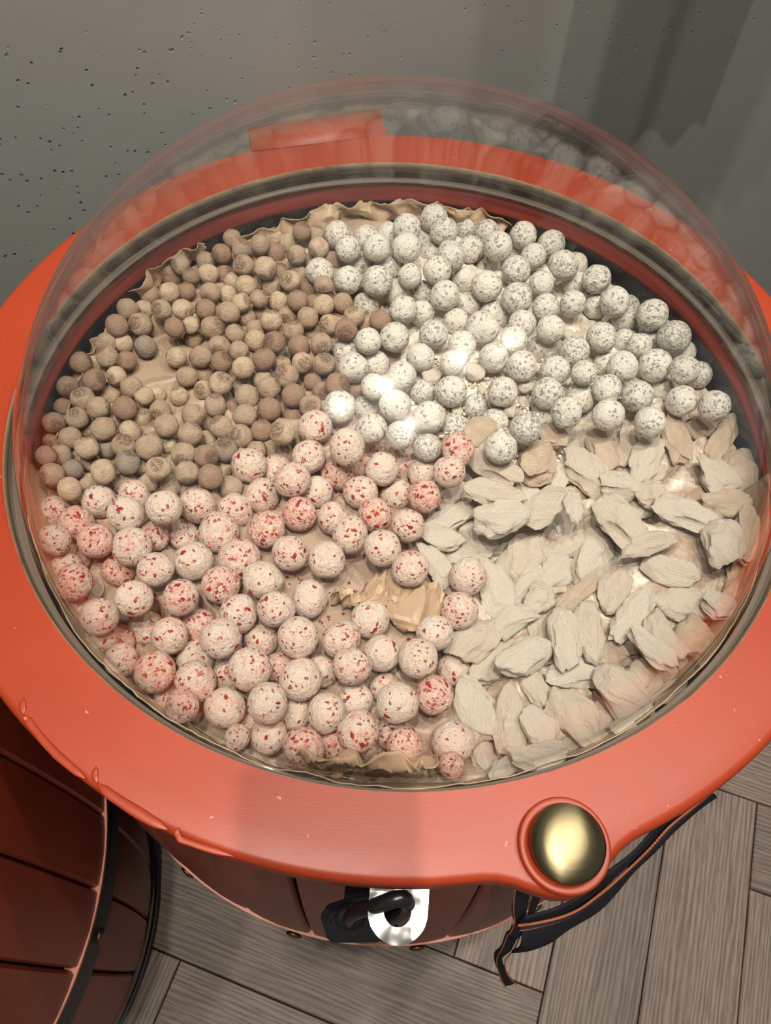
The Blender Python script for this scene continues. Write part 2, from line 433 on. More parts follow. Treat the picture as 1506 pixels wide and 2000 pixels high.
FA = math.radians(-17.0)                      # herringbone grid
fl_bm = bmesh.new(); cbox(fl_bm, -2.6, 2.6, -2.6, 2.6, -0.05, -0.012)
floor = bm_obj('floor', fl_bm, M['gap'], smooth=False); tag(floor, 'grey-brown oak herringbone floor', kind='structure')
floor.rotation_euler = (0, 0, FA)
pw, pl = 0.402 * S, 1.92 * S
def plank_mesh():
    bm = bmesh.new(); g = 0.0009
    cbox(bm, g, pl - g, g, pw - g, -0.012, 0.0)
    top = [e for e in bm.edges if all(abs(v.co.z) < 1e-6 for v in e.verts)]
    bmesh.ops.bevel(bm, geom=top, offset=0.0012, segments=1, affect='EDGES')
    me = bpy.data.meshes.new('plank'); bm.to_mesh(me); bm.free(); me.materials.append(M['floor']); return me
pm = plank_mesh()
N0, U0 = 1.04 * S, -0.83 * S                 # V plank over [.64,1.04] ends here: in grid axes (n to the right, u up)
cnt = 0
def put_plank(x, y, vert):
    global cnt
    cx, cy = (x - pw / 2, y + pl / 2) if vert else (x + pl / 2, y + pw / 2)
    if not (-1.35 < cx < 1.35 and -1.25 < cy < 0.62): return
    o = bpy.data.objects.new('plank', pm); C.objects.link(o); o.parent = floor
    o.location = (x, y, 0)
    o.rotation_euler = (0, 0, PI / 2 if vert else 0); cnt += 1
for i in range(-22, 23):
    for j in range(-6, 7):
        bx = N0 + i * pw + j * pl; by = U0 - i * pw + j * pl
        put_plank(bx, by, True)                     # vertical plank: spans [bx-pw, bx] x [by, by+pl]
        put_plank(bx, by + pl - pw, False)          # horizontal plank to its right, tops aligned
# ------------------------------------------------------------------ barrels
def barrel_r(z):
    """outer radius of the staves at height z (lid radii), bulging half way"""
    u = (z + 1.28) / 1.28
    return (1.012 - (0.075 if z > -1.28 else 0.135) * abs(u) ** 2.0)
def stave_mesh(n, gap, z0, z1, thick, proud=0.0, steps=12):
    """one stave facing +x, in metres relative to the barrel's base centre"""
    da = PI / n; vs = []; fs = []
    cols = [-1, -0.93, -0.55, 0, 0.55, 0.93, 1]
    L = len(cols)
    for k in range(steps + 1):
        z = z0 + (z1 - z0) * k / steps
        r = barrel_r(z) + proud
        for c in cols:
            a = c * (da - gap)
            rr = (r - (0.010 if abs(c) == 1 else 0.0) + 0.004 * (1 - c * c)) * S
            vs.append((rr * math.cos(a), rr * math.sin(a), z * S + HZ))
    o = len(vs)
    for k in range(steps + 1):
        z = z0 + (z1 - z0) * k / steps; r = (barrel_r(z) + proud - thick) * S
        for c in (-1, 1):
            a = c * (da - gap); vs.append((r * math.cos(a), r * math.sin(a), z * S + HZ))
    for k in range(steps):
        for c in range(L - 1):
            fs.append((k * L + c, k * L + c + 1, (k + 1) * L + c + 1, (k + 1) * L + c))
        fs.append((o + 2 * k, k * L, (k + 1) * L, o + 2 * k + 2))
        fs.append((k * L + L - 1, o + 2 * k + 1, o + 2 * k + 3, (k + 1) * L + L - 1))
        fs.append((o + 2 * k + 1, o + 2 * k, o + 2 * k + 2, o + 2 * k + 3))
    fs.append(tuple(range(L))[::-1] + (o, o + 1)); fs.append(tuple(steps * L + i for i in range(L)) + (o + 2 * steps + 1, o + 2 * steps))
    me = bpy.data.meshes.new('stave'); me.from_pydata(vs, [], fs); me.update()
    me.polygons.foreach_set('use_smooth', [True] * len(fs)); me.materials.append(M['stave'])
    me.set_sharp_from_angle(angle=math.radians(30)); return me
stv_up = {n: stave_mesh(n, 0.0035, -1.25, -0.060, 0.05, 0.0) for n in (32, 30)}
stv_lo = {n: stave_mesh(n, 0.0035, -2.55, -1.24, 0.05, -0.012) for n in (32, 30)}
def rr_(z, p=0.0): return (barrel_r(z) + p) * S
def hoop(name, z0, z1, proud, mat, parent, th=0.014, n=128):
    prof = []
    for k in range(7):
        z = z0 + (z1 - z0) * k / 6; prof.append((rr_(z, proud), z * S + HZ))
    for k in range(7):
        z = z1 + (z0 - z1) * k / 6; prof.append((rr_(z, proud - th), z * S + HZ))
    return sharp(lathe(name, prof, mat, parent, n=n, closed=True))
def barrel_body(root, n, off, arcs):
    for k in range(n):
        a = off + 2 * PI * (k + 0.5) / n
        if not arcs(a): continue
        for me in (stv_up[n], stv_lo[n]):
            s_ = bpy.data.objects.new('stave', me); link(s_, root); s_.rotation_euler = (0, 0, a)
    # dark inside shell so that no light passes between the staves
    lathe('inner_shell', [(rr_(z, -0.058), z * S + HZ) for z in np.linspace(-2.55, -0.06, 16)], M['groove'], root, n=96)
    hoop('worn_rim', -1.262, -1.250, 0.008, M['rim'], root, 0.04)
    hoop('strap_hoop', -1.42, -1.266, 0.000, M['strap'], root, 0.02)
    hoop('top_hoop', -0.120, -0.085, 0.014, M['rim'], root, 0.012)
    hoop('base_hoop', -2.56, -2.42, 0.012, M['strap'], root, 0.03)
    hoop('lower_hoop', -2.33, -2.315, 0.004, M['groove'], root, 0.02)
def rivet_mesh():
    bm = bmesh.new(); bmesh.ops.create_uvsphere(bm, u_segments=16, v_segments=8, radius=0.008)
    for v in bm.verts: v.co.z *= 1.0; v.co.x *= 0.35
    me = bpy.data.meshes.new('rivet'); bm.to_mesh(me); bm.free(); me.materials.append(M['rivet'])
    me.polygons.foreach_set('use_smooth', [True] * len(me.polygons)); return me
rvm = rivet_mesh()
def rivets(root, angs, z=-1.33, pr=0.008):
    for a in angs:
        o = bpy.data.objects.new('rivet', rvm); link(o, root)
        r = rr_(z, pr + 0.004); o.location = (r * math.cos(a), r * math.sin(a), z * S + HZ); o.rotation_euler = (0, 0, a)

def round_profile(r_in, r_out, z_top, th, rad, n=5):
    """closed (r, z) loop of a flat ring with rounded outer edges, bare bevel inside"""
    p = [(r_in, z_top)]
    for k in range(n + 1):
        a = PI / 2 - PI / 2 * k / n; p.append((r_out - rad + rad * math.cos(a), z_top - rad + rad * math.sin(a)))
    for k in range(n + 1):
        a = -PI / 2 * k / n; p.append((r_out - rad + rad * math.cos(a), z_top - th + rad + rad * math.sin(a)))
    p.append((r_in, z_top - th)); return p

KA = math.radians(-72.7); HA = math.radians(106.0)
def lid_outline():
    """outer outline of the lid: circle plus knob lobe and hinge tab, as (x, y) list, lid radii"""
    pts = []; n = 240
    lc = np.array([0.974 * math.cos(KA - 0.008), 0.974 * math.sin(KA - 0.008)]); lr = 0.083
    for i in range(n):
        a = 2 * PI * i / n; d = np.array([math.cos(a), math.sin(a)])
        r = 1.0
        # lobe: ray-circle intersection
        b = d @ lc; q = b * b - (lc @ lc - lr * lr)
        if q > 0: r = max(r, b + math.sqrt(q))
        pts.append([r * d[0], r * d[1]])
    # soften the lobe shoulders
    P = np.array(pts)
    for _ in range(3):
        Q = (np.roll(P, 1, 0) + P * 2 + np.roll(P, -1, 0)) / 4
        rr = np.hypot(Q[:, 0], Q[:, 1]); k = (np.abs(np.arctan2(P[:, 1], P[:, 0]) - KA) < 0.2)
        P[k] = Q[k]
    return [tuple(p) for p in P]
def lid_mesh(name, parent, outline, drip=True):
    n = len(outline); rad = 0.016
    rings = []   # (scale towards inside, z)
    for k in range(6):
        a = PI / 2 - PI / 2 * k / 5; rings.append((-rad + rad * math.cos(a), -rad + rad * math.sin(a)))
    for k in range(6):
        a = -PI / 2 * k / 5; rings.append((-rad + rad * math.cos(a), -0.060 + rad + rad * math.sin(a)))
    vs, fs = [], []
    ang = [math.atan2(y, x) for x, y in outline]
    for f in (0.0, 0.33, 0.66):       # flat top between hole and outer edge
        for (x, y), a in zip(outline, ang):
            rr = math.hypot(x, y) - rad; r = 0.8586 + (rr - 0.8586) * f
            vs.append(W(r * math.cos(a), r * math.sin(a), 0) - Vector((0, 0, HZ)))
    for dr, z in rings:
        for (x, y), a in zip(outline, ang):
            r = math.hypot(x, y) + dr; vs.append(Vector((r * math.cos(a) * S, r * math.sin(a) * S, z * S)))
    for a in ang: vs.append(Vector((0.8586 * math.cos(a) * S, 0.8586 * math.sin(a) * S, -0.060 * S)))
    K = 3 + len(rings) + 1
    for k in range(K - 1):
        for i in range(n):
            j = (i + 1) % n; fs.append((k * n + i, (k + 1) * n + i, (k + 1) * n + j, k * n + j))
    o = mesh_obj(name, vs, fs, M['lid'], parent); sharp(o, 50); return o

main = empty('barrel', (0, 0, 0), label='orange painted wooden barrel filled with candy under a clear dome', cat='barrel')
barrel_body(main, 32, math.radians(-100.3), lambda a: True)
rivets(main, [math.radians(d) for d in (-103.5, -82.5, -61.0, -125.0, -146.0)])
lid = lid_mesh('lid_ring', main, lid_outline()); lid.location = (0, 0, HZ)
# bare wood bevel, groove, red inner wall, bag
Z = lambda z: z * S
def ring_prof(name, prof, mat, n=200):
    return lathe(name, [(r * S, z * S + HZ) for r, z in prof], mat, main, n=n)
ring_prof('wood_edge', [(0.8586, 0.0), (0.8572, -0.002), (0.8560, -0.013), (0.8572, -0.015), (0.8556, -0.028), (0.8600, -0.030)], M['ply'])
ring_prof('groove', [(0.8600, -0.030), (0.8605, -0.049)], M['groove'])
ring_prof('dome_seat', [(0.8605, -0.049), (0.8580, -0.0505), (0.8430, -0.0510), (0.8430, -0.055), (0.8480, -0.058)], M['seat'])
ring_prof('inner_wall', [(0.8590, -0.0565), (0.8480, -0.058), (0.8480, -0.112), (0.8440, -0.118), (0.875, -0.120)], M['inner'])
lathe('under_edge', [(0.8586 * S, -0.060 * S + HZ), (0.93 * S, -0.060 * S + HZ), (0.93 * S, -0.10 * S + HZ)], M['groove'], main)
# hinge tab at the back of the lid
bm = bmesh.new()
tp = [(-0.479, 0.989), (-0.100, 1.117), (-0.068, 0.985), (-0.25, 0.93), (-0.452, 0.872)]
prism(bm, [(x * S, y * S) for x, y in tp][::-1], (0.004) * S + HZ - 0.012, 0.004 * S + HZ)
bmesh.ops.bevel(bm, geom=[e for e in bm.edges], offset=0.0012, segments=2, affect='EDGES')
tag(bm_obj('hinge_tab', bm, M['lid'], main), 'square tab at the back of the lid')
# hardened paint runs along the front left edge of the lid
def drip(px, zr=0.004, rad=0.006):
    pts = [W(*(unproj(x, y, 0.0))) + Vector((0, 0, 0.0006)) for x, y in px]
    P_ = []
    for i in range(len(pts) - 1):
        for k in range(5): P_.append(pts[i].lerp(pts[i + 1], k / 5))
    pts = P_ + [pts[-1]]; n_ = len(pts) - 1
    rr = [max(0.0002, rad * min(1.0, (i + 0.2) / 3, (n_ - i + 0.2) / 3) * (1 + 0.35 * noise.noise(p * 60))) for i, p in enumerate(pts)]
    o = tube('paint_run', pts, rr, M['lid'], main, n=10)
    c = sum((Vector(v.co) for v in o.data.vertices), Vector()) / len(o.data.vertices)
    for v in o.data.vertices: v.co.z = HZ + (v.co.z - HZ) * 0.30
    return o
drip([(46, 1362), (44, 1378), (46, 1396)], rad=0.0019)
drip([(46, 1396), (62, 1418), (84, 1446), (110, 1474), (140, 1500), (168, 1522)], rad=0.0022)
drip([(188, 1496), (185, 1512), (190, 1530)], rad=0.0020)
drip([(190, 1530), (215, 1552), (245, 1572), (290, 1600), (330, 1622)], rad=0.0026)
drip([(349, 1616), (345, 1626), (352, 1640), (400, 1656), (460, 1674)], rad=0.0016)
# knob
kx, ky = 0.974 * math.cos(KA), 0.974 * math.sin(KA)
prof = [(0.0001, 0.050), (0.012, 0.0498), (0.026, 0.0488), (0.040, 0.0465), (0.051, 0.042), (0.0590, 0.036), (0.0610, 0.030), (0.057, 0.024), (0.044, 0.020), (0.034, 0.016), (0.030, 0.010), (0.032, 0.004), (0.036, 0.0)]
kn = lathe('knob', [(r * S, z * S) for r, z in prof], M['brass'], main, n=64); kn.location = W(kx, ky, 0.0); tag(kn, 'round antique brass knob')
lr_ = lathe('knob_seat', [(0.074 * S, 0.0), (0.074 * S, 0.004), (0.070 * S, 0.0055), (0.06 * S, 0.003), (0.03 * S, 0.003)], M['lid'], main, n=64)
lr_.location = W(kx - 0.001, ky, -0.0005)
# latch: steel eye under the lid, black shackle through it, black plate on the staves
def ring_plate():
    bm = bmesh.new()
    cx, cy, ro, ri = 0.0, 0.0, 0.0225, 0.0105
    n = 40; outer = []
    for i in range(n + 1):
        a = -PI + PI * i / n; outer.append((ro * math.cos(a), ro * math.sin(a)))
    outer += [(ro, 0.022), (-ro, 0.022)]
    inner = [(ri * math.cos(2 * PI * i / 32), ri * math.sin(2 * PI * i / 32)) for i in range(32)]
    vt = {}
    def layer(z):
        o = [bm.verts.new((x, y, z)) for x, y in outer]; i_ = [bm.verts.new((x, y, z)) for x, y in inner]
        eo = [bm.edges.new((o[k], o[(k + 1) % len(o)])) for k in range(len(o))]
        ei = [bm.edges.new((i_[k], i_[(k + 1) % 32])) for k in range(32)]
        bmesh.ops.triangle_fill(bm, edges=eo + ei, use_beauty=True)
        return o, i_
    o1, i1 = layer(0.0016); o2, i2 = layer(-0.0016)
    for a, b in ((o1, o2), (i2, i1)):
        k = len(a)
        for i in range(k): bm.faces.new((a[i], a[(i + 1) % k], b[(i + 1) % k], b[i]))
    bmesh.ops.recalc_face_normals(bm, faces=bm.faces)
    return bm
eye = sharp(bm_obj('steel_eye', ring_plate(), M['chrome'], main), 30); tag(eye, 'polished steel hasp eye')
pe = unproj(777, 1780, -0.095)
eye.scale = (0.70, 0.70, 1.0); eye.location = W(*pe); eye.rotation_euler = (math.radians(9), math.radians(-3), math.radians(-4))
# plate on the staves
def plate_bm(sc_, z0, z1):
    bm = bmesh.new(); poly = [(-0.030, -0.004), (-0.020, 0.016), (0.004, 0.022), (0.030, 0.020), (0.030, -0.018), (0.004, -0.023), (-0.024, -0.020)]
    prism(bm, [(x * sc_, y * sc_) for x, y in poly], z0, z1)
    bmesh.ops.bevel(bm, geom=[e for e in bm.edges], offset=0.0012, segments=2, affect='EDGES'); return bm
def face_frame(a, tilt=0.0, roll=0.0):
    out = Vector((math.cos(a), math.sin(a), tilt)).normalized(); side = Vector((-math.sin(a), math.cos(a), 0)); up = out.cross(side)
    c_, s_ = math.cos(roll), math.sin(roll); side, up = side * c_ + up * s_, up * c_ - side * s_
    m_ = Matrix.Identity(4)
    for i in range(3): m_[i][0], m_[i][1], m_[i][2] = side[i], up[i], out[i]
    return m_
def plate_bm(sc_, z0, z1, bev=0.0010):
    bm = bmesh.new(); poly = [(-0.0235, 0.0), (-0.0190, 0.0085), (-0.004, 0.0150), (0.012, 0.0165), (0.0210, 0.0155), (0.0210, -0.0145), (0.010, -0.0165), (-0.006, -0.0175), (-0.0200, -0.0175)]
    prism(bm, [(x * sc_, y * sc_) for x, y in poly][::-1], z0, z1)
    bmesh.ops.recalc_face_normals(bm, faces=bm.faces)
    bmesh.ops.bevel(bm, geom=[e for e in bm.edges], offset=bev, segments=2, affect='EDGES'); return bm
pp = unproj(705, 1797, -0.22); fr = face_frame(math.atan2(pp[1], pp[0]), 0.75, 0.10); fr.translation = W(*pp)
for nm, sc_, z0, z1 in (('latch_plate', 1.0, -0.004, 0.0), ('latch_rim', 0.90, -0.001, 0.0022), ('latch_face', 0.78, 0.0, 0.0030)):
    o = bm_obj(nm, plate_bm(sc_, z0, z1, 0.0006 if nm != 'latch_plate' else 0.001), M['blackmetal'], main); sharp(o, 30); o.matrix_local = fr
# bracket from the plate back to the staves
bk = bmesh.new(); cbox(bk, -0.010, 0.012, -0.008, 0.008, -0.034, -0.003); bko = bm_obj('latch_bracket', bk, M['blackmetal'], main); bko.matrix_local = fr
def lo_(x, y, z): return fr @ Vector((x, y, z))
b0 = W(*unproj(683, 1797, -0.205))
sh = [b0, W(*unproj(686, 1789, -0.175)), W(*unproj(700, 1779, -0.140)), W(*unproj(724, 1771, -0.105)), W(*unproj(750, 1763, -0.078)), W(*unproj(773, 1756, -0.066)), W(*unproj(788, 1756, -0.070)), W(*unproj(796, 1764, -0.088)), W(*unproj(794, 1776, -0.115)), W(*unproj(784, 1785, -0.145)), W(*unproj(768, 1790, -0.175)), W(*unproj(750, 1792, -0.20))]
def cr(P, sub=6):
    out = []
    for i in range(len(P) - 1):
        p0, p1, p2, p3 = P[max(i - 1, 0)], P[i], P[i + 1], P[min(i + 2, len(P) - 1)]
        for s_ in range(sub):
            t = s_ / sub; out.append(0.5 * ((2 * p1) + (p2 - p0) * t + (2 * p0 - 5 * p1 + 4 * p2 - p3) * t * t + (3 * p1 - p0 - 3 * p2 + p3) * t ** 3))
    return out + [P[-1]]
tube('shackle', cr(sh), 0.0042, M['blackmetal'], main, n=18)
out_ = fr.to_3x3() @ Vector((0, 0, 1))
tube('shackle_collar', [b0 - out_ * 0.004, b0 - out_ * 0.001, b0 + out_ * 0.002, b0 + out_ * 0.0025], [0.0090, 0.0088, 0.0075, 0.0050], M['blackmetal'], main, n=28)

# acrylic dome: half ellipsoid with real wall thickness and a thicker foot
dome_p = []
A_, B_, Z0 = 0.845, 0.70, -0.12
def dome_pts(off):
    out = []
    for k in range(49):
        t = (PI / 2) * k / 48
        r = (A_ - off) * math.sin(t); z = Z0 + (B_ - off) * math.cos(t)
        if z < -0.030: break
        out.append((max(r, 1e-4), z))
    return out
po = dome_pts(0.0); pi_ = dome_pts(0.012)
po[:] = [p for p in po if p[1] > -0.006] + [(0.8350, -0.008), (0.8400, -0.012), (0.8520, -0.014), (0.8530, -0.018), (0.8530, -0.0490)]; pi_.append((0.8275, -0.036)); pi_.append((0.8275, -0.0490))
prof = [(r * S, z * S) for r, z in po] + [(r * S, z * S) for r, z in pi_[::-1]]
dome = lathe('acrylic_dome', prof, M['acrylic'], None, n=192); dome.location = (0, 0, HZ)
sharp(dome, 60)
tag(dome, 'large clear acrylic dome over the candy in the orange barrel', 'dome cover')

# the neighbouring barrel, lower left
NB = (-1.84, -0.94)
nb = empty('barrel', (NB[0] * S, NB[1] * S, 0), label='dark red-brown barrel with riveted black strap at the lower left', cat='barrel')
barrel_body(nb, 30, math.radians(2.0), lambda a: True)
rivets(nb, [math.radians(d) for d in (-4.6, 24, -30, -56, 52)], z=-1.345)
lm = lathe('lid_ring', [(r * S, z * S + HZ) for r, z in round_profile(0.8586, 1.0, 0.0, 0.06, 0.016)], M['lid'], nb, n=128, closed=True)
nl = lathe('lid_panel', [(0.001, HZ - 0.004), (0.4 * S, HZ - 0.004), (0.8586 * S, HZ - 0.004), (0.8586 * S, HZ - 0.012), (0.001, HZ - 0.012)], M['lid'], nb, n=96)
# unseen dark cloth banner, added above the frame to cast shadow bands on the wall
ban = empty('shadow_banner', W(0.70, 1.045, 0.42), WA, label='added dark cloth banner above the frame that casts shadow bands on the wall', cat='banner')
BW, BZ0, BZ1 = 0.27, 0.42, 4.0
vs_, fs_ = [], []
for i in range(25):
    for j in range(21):
        x = (-BW + 2 * BW * i / 24) * S; z = (BZ1 - BZ0) * S * j / 20
        vs_.append((x, 0.006 * math.sin(i * 0.9) * (1 - 0.6 * j / 20), z))
fs_ = [(i * 21 + j, (i + 1) * 21 + j, (i + 1) * 21 + j + 1, i * 21 + j + 1) for i in range(24) for j in range(20)]
o = mesh_obj('cloth', vs_, fs_, M['denim'], ban); md = o.modifiers.new('thick', 'SOLIDIFY'); md.thickness = 0.002
tube('rod', [(-BW * S - 0.01, 0, (BZ1 - BZ0) * S), (BW * S + 0.01, 0, (BZ1 - BZ0) * S)], 0.006, M['lampbody'], ban)
for x in (-BW, BW): tube('cord', [(x * S, 0, (BZ1 - BZ0) * S), (x * S, 0, (6.6 - BZ0) * S)], 0.0015, M['lampbody'], ban, n=6)
# the phone that takes the picture: its shell lies wholly behind the lens
bm = bmesh.new(); cbox(bm, -0.0375, 0.0375, -0.142, 0.018, 0.004, 0.012)
bmesh.ops.bevel(bm, geom=[e for e in bm.edges if abs(e.verts[0].co.z - e.verts[1].co.z) > 0.005], offset=0.009, segments=4, affect='EDGES')
ph = bm_obj('phone', bm, M['phone'], smooth=False); ph.matrix_world = cam.matrix_world.copy()
tag(ph, 'dark phone held over the front edge of the orange barrel', 'phone')
# ------------------------------------------------------------------ candy meshes
def ico(sub):
    bm = bmesh.new(); bmesh.ops.create_icosphere(bm, subdivisions=sub, radius=1.0); return bm
def finish(bm, name, mat):
    me = bpy.data.meshes.new(name); bm.to_mesh(me); bm.free()
    me.polygons.foreach_set('use_smooth', [True] * len(me.polygons)); me.materials.append(mat); return me
def ball_mesh(name, mat, seed, sub, lump=0.03, fine=0.012, pole=0.0, squash=1.0, dents=0):
    bm = ico(sub); r = random.Random(seed); off = Vector((seed * 3.1, seed * 1.7, seed * 0.9))
    dn = [(Vector((r.uniform(-1, 1), r.uniform(-1, 1), r.uniform(-1, 1))).normalized(), r.uniform(0.25, 0.5), r.uniform(0.05, 0.12)) for _ in range(dents)]
    for v in bm.verts:
        d = v.co.normalized()
        k = 1 + lump * noise.noise(d * 1.3 + off) * 2 + fine * noise.fractal(d * 5 + off, 0.8, 2.0, 4)
        for c, w, dp in dn:
            a = d.angle(c)
            if a < w: k -= dp * (1 - (a / w) ** 2) ** 1.0 * 0.9
        if pole:
            a = math.acos(max(-1, min(1, d.z)))
            if a < 0.55:
                f = 1 - a / 0.55
                k += pole * (0.9 * f * f - 1.6 * max(0, f - 0.45)) + 0.10 * f * noise.fractal(d * 11 + off, 0.7, 2.0, 4)
        v.co = d * k; v.co.z *= squash
    return finish(bm, name, mat)
def chunk_mesh(name, mat, seed, kind=0):
    """irregular dried chunk along x: blunt facetted body, one or two waists, scooped sides, ragged ends"""
    bm = ico(4); r = random.Random(seed * 7 + 3); off = Vector((seed * 2.3, seed * 5.1, seed))
    planes = []
    for _ in range(7):
        n_ = Vector((r.uniform(-1, 1), r.uniform(-1, 1), r.uniform(-0.2, 1.0))).normalized(); planes.append((n_, r.uniform(0.62, 0.85)))
    planes.append((Vector((1, r.uniform(-0.7, 0.7), r.uniform(-0.3, 0.5))).normalized(), r.uniform(0.62, 0.85)))
    planes.append((Vector((-1, r.uniform(-0.7, 0.7), r.uniform(-0.3, 0.5))).normalized(), r.uniform(0.62, 0.85)))
    scoop = [(Vector((r.uniform(-0.6, 0.6), s_ * r.uniform(0.95, 1.25), r.uniform(-0.2, 0.6))), r.uniform(0.42, 0.68)) for s_ in ((-1, 1) if kind else (r.choice((-1, 1)),))]
    scoop += [(Vector((r.uniform(-0.6, 0.6), r.uniform(-0.4, 0.4), r.uniform(0.95, 1.2))), r.uniform(0.40, 0.6)) for _ in range(2)]
    tw = r.uniform(-0.7, 0.7); bend = r.uniform(-0.30, 0.30); t1, t2 = r.uniform(0.65, 1.15), r.uniform(0.5, 1.1); sk = r.uniform(-0.3, 0.3)
    ridge = [(r.uniform(-0.5, 0.5), r.uniform(0.05, 0.12)) for _ in range(3)]
    for v in bm.verts:
        p = v.co.normalized()
        e_ = 0.62                                     # squarer than an ellipsoid
        p = Vector([math.copysign(abs(c_) ** e_, c_) for c_ in p]) * 0.86
        for n_, d_ in planes:
            e = p.dot(n_) - d_
            if e > 0: p -= n_ * e * 0.95
        for c_, rd in scoop:
            q = p - c_
            if q.length < rd: p = c_ + q.normalized() * (q.length + (rd - q.length) * 0.85)
        x = p.x; w = 1.0
        if x > 0.1: w *= 1 - (1 - t1) * (x - 0.1) / 0.75
        if x < -0.1: w *= 1 - (1 - t2) * (-x - 0.1) / 0.75
        p = Vector((x + sk * p.y, p.y * w, p.z * (0.55 + 0.45 * w)))
        g = noise.noise(p * 1.5 + off); h = noise.noise(p * 3.1 + off * 1.7)
        long_ = sum(a_ * math.exp(-((p.y - y_ - 0.1 * math.sin(p.x * 3 + y_ * 9)) / 0.09) ** 2) for y_, a_ in ridge) if p.z > 0 else 0
        p += p.normalized() * (0.20 * g + 0.11 * h + 0.030 * noise.fractal(Vector((p.x * 1.4, p.y * 8, p.z * 8)) + off, 0.8, 2.0, 3)) + Vector((0, 0, long_))
        a = tw * p.x; y, z = p.y * math.cos(a) - p.z * math.sin(a), p.y * math.sin(a) + p.z * math.cos(a)
        v.co = Vector((p.x, y + bend * p.x * p.x, z * 0.8))
    mx0 = min(v.co.x for v in bm.verts); mx1 = max(v.co.x for v in bm.verts); my0 = min(v.co.y for v in bm.verts); my1 = max(v.co.y for v in bm.verts)
    mz0 = min(v.co.z for v in bm.verts); mz1 = max(v.co.z for v in bm.verts)
    for v in bm.verts:
        v.co = Vector(((v.co.x - (mx0 + mx1) / 2) / (mx1 - mx0) * 2, (v.co.y - (my0 + my1) / 2) / (my1 - my0) * 2, (v.co.z - (mz0 + mz1) / 2) / (mz1 - mz0) * 2))
    me = finish(bm, name, mat); me.set_sharp_from_angle(angle=math.radians(38)); return me
def shard_mesh(name, mat, seed, thick=0.25):
    bm = ico(3); r = random.Random(seed + 90); off = Vector((seed * 4.3, 1, seed))
    planes = [(Vector((math.cos(a), math.sin(a), r.uniform(-0.3, 0.3))).normalized(), r.uniform(0.55, 0.85)) for a in [r.uniform(0, 2 * PI) for _ in range(6)]]
    for v in bm.verts:
        p = v.co.copy()
        for n_, d_ in planes:
            e = p.dot(n_) - d_
            if e > 0: p -= n_ * e
        p += p.normalized() * 0.10 * noise.fractal(p * 3 + off, 0.8, 2.0, 3)
        v.co = Vector((p.x, p.y, p.z * thick * 2 + 0.25 * (p.x * p.x + p.y * p.y)))
    return finish(bm, name, mat)
def chip_mesh(seed):
    r = random.Random(seed + 500); n = r.choice((4, 5, 5, 6)); bm = bmesh.new()
    a = sorted(r.uniform(0, 2 * PI) for _ in range(n)); a = [2 * PI * i / n + r.uniform(-0.4, 0.4) for i in range(n)]
    rad = [r.uniform(0.55, 1.0) for _ in range(n)]; ex = r.uniform(0.5, 1.0)
    lo = [bm.verts.new((math.cos(t) * q * ex, math.sin(t) * q, -0.8)) for t, q in zip(a, rad)]
    hi = [bm.verts.new((math.cos(t) * q * ex * 0.86, math.sin(t) * q * 0.86, r.uniform(0.08, 0.30))) for t, q in zip(a, rad)]
    c = bm.verts.new((0, 0, 0.28))
    for i in range(n):
        j = (i + 1) % n; bm.faces.new((lo[i], lo[j], hi[j], hi[i])); bm.faces.new((hi[i], hi[j], c))
    me = bpy.data.meshes.new('berry_chip'); bm.to_mesh(me); bm.free(); me.materials.append(M['chip']); return me

TAN = [ball_mesh('cocoa_nut', M['tan'], 10 + i, 4, 0.035, 0.016, pole=0.12 if i % 4 else 0.20, squash=R_.uniform(0.95, 1.08), dents=i % 3) for i in range(12)]
WHT = [ball_mesh('white_ball', M['white'], 40 + i, 4, 0.030, 0.012, squash=R_.uniform(0.94, 1.06), dents=i % 3) for i in range(9)]
RED = [ball_mesh('berry_ball', M['red'], 70 + i, 4, 0.030, 0.016, squash=R_.uniform(0.93, 1.05), dents=(i + 1) % 4) for i in range(9)]
CHK = [chunk_mesh('cream_chunk', M['chunk'], i, i % 3) for i in range(16)]
SHD = [shard_mesh('shell_fragment', M['chunk'], i) for i in range(5)]
CHP = [chip_mesh(i) for i in range(8)]

# ------------------------------------------------------------------ where each piece lies: pixel centre, radius, layer, look (read off the photograph)
def T(s, ox, oy, k=5.02):
    out = []
    for g in s.split(';'):
        g = g.strip()
        if g:
            v = [float(q) for q in g.split(',')]; out.append((ox + v[0] / k, oy + v[1] / k, v[2] / k, *v[3:]))
    return out
tan = []
tan += T("""1365,490,95,0,1;1270,610,85,1,2;1470,605,85,0,2;1070,780,100,1,1;1255,760,100,0,0;1430,750,90,0,2;1185,930,100,0,1;1390,930,105,0,0;
850,920,105,0,1;1010,930,85,1,0;745,1085,110,0,2;975,1075,115,0,1;1140,1110,105,1,1;1310,1105,100,0,2;1025,1290,110,0,3;640,1260,105,1,1;810,1260,90,1,0;
655,1395,110,0,1;840,1430,95,0,2;540,1460,60,1,0;345,1440,105,0,2;1330,1400,100,0,0;890,1200,60,2,2;1470,1080,85,0,0;1490,1220,80,1,2""", 80, 420)
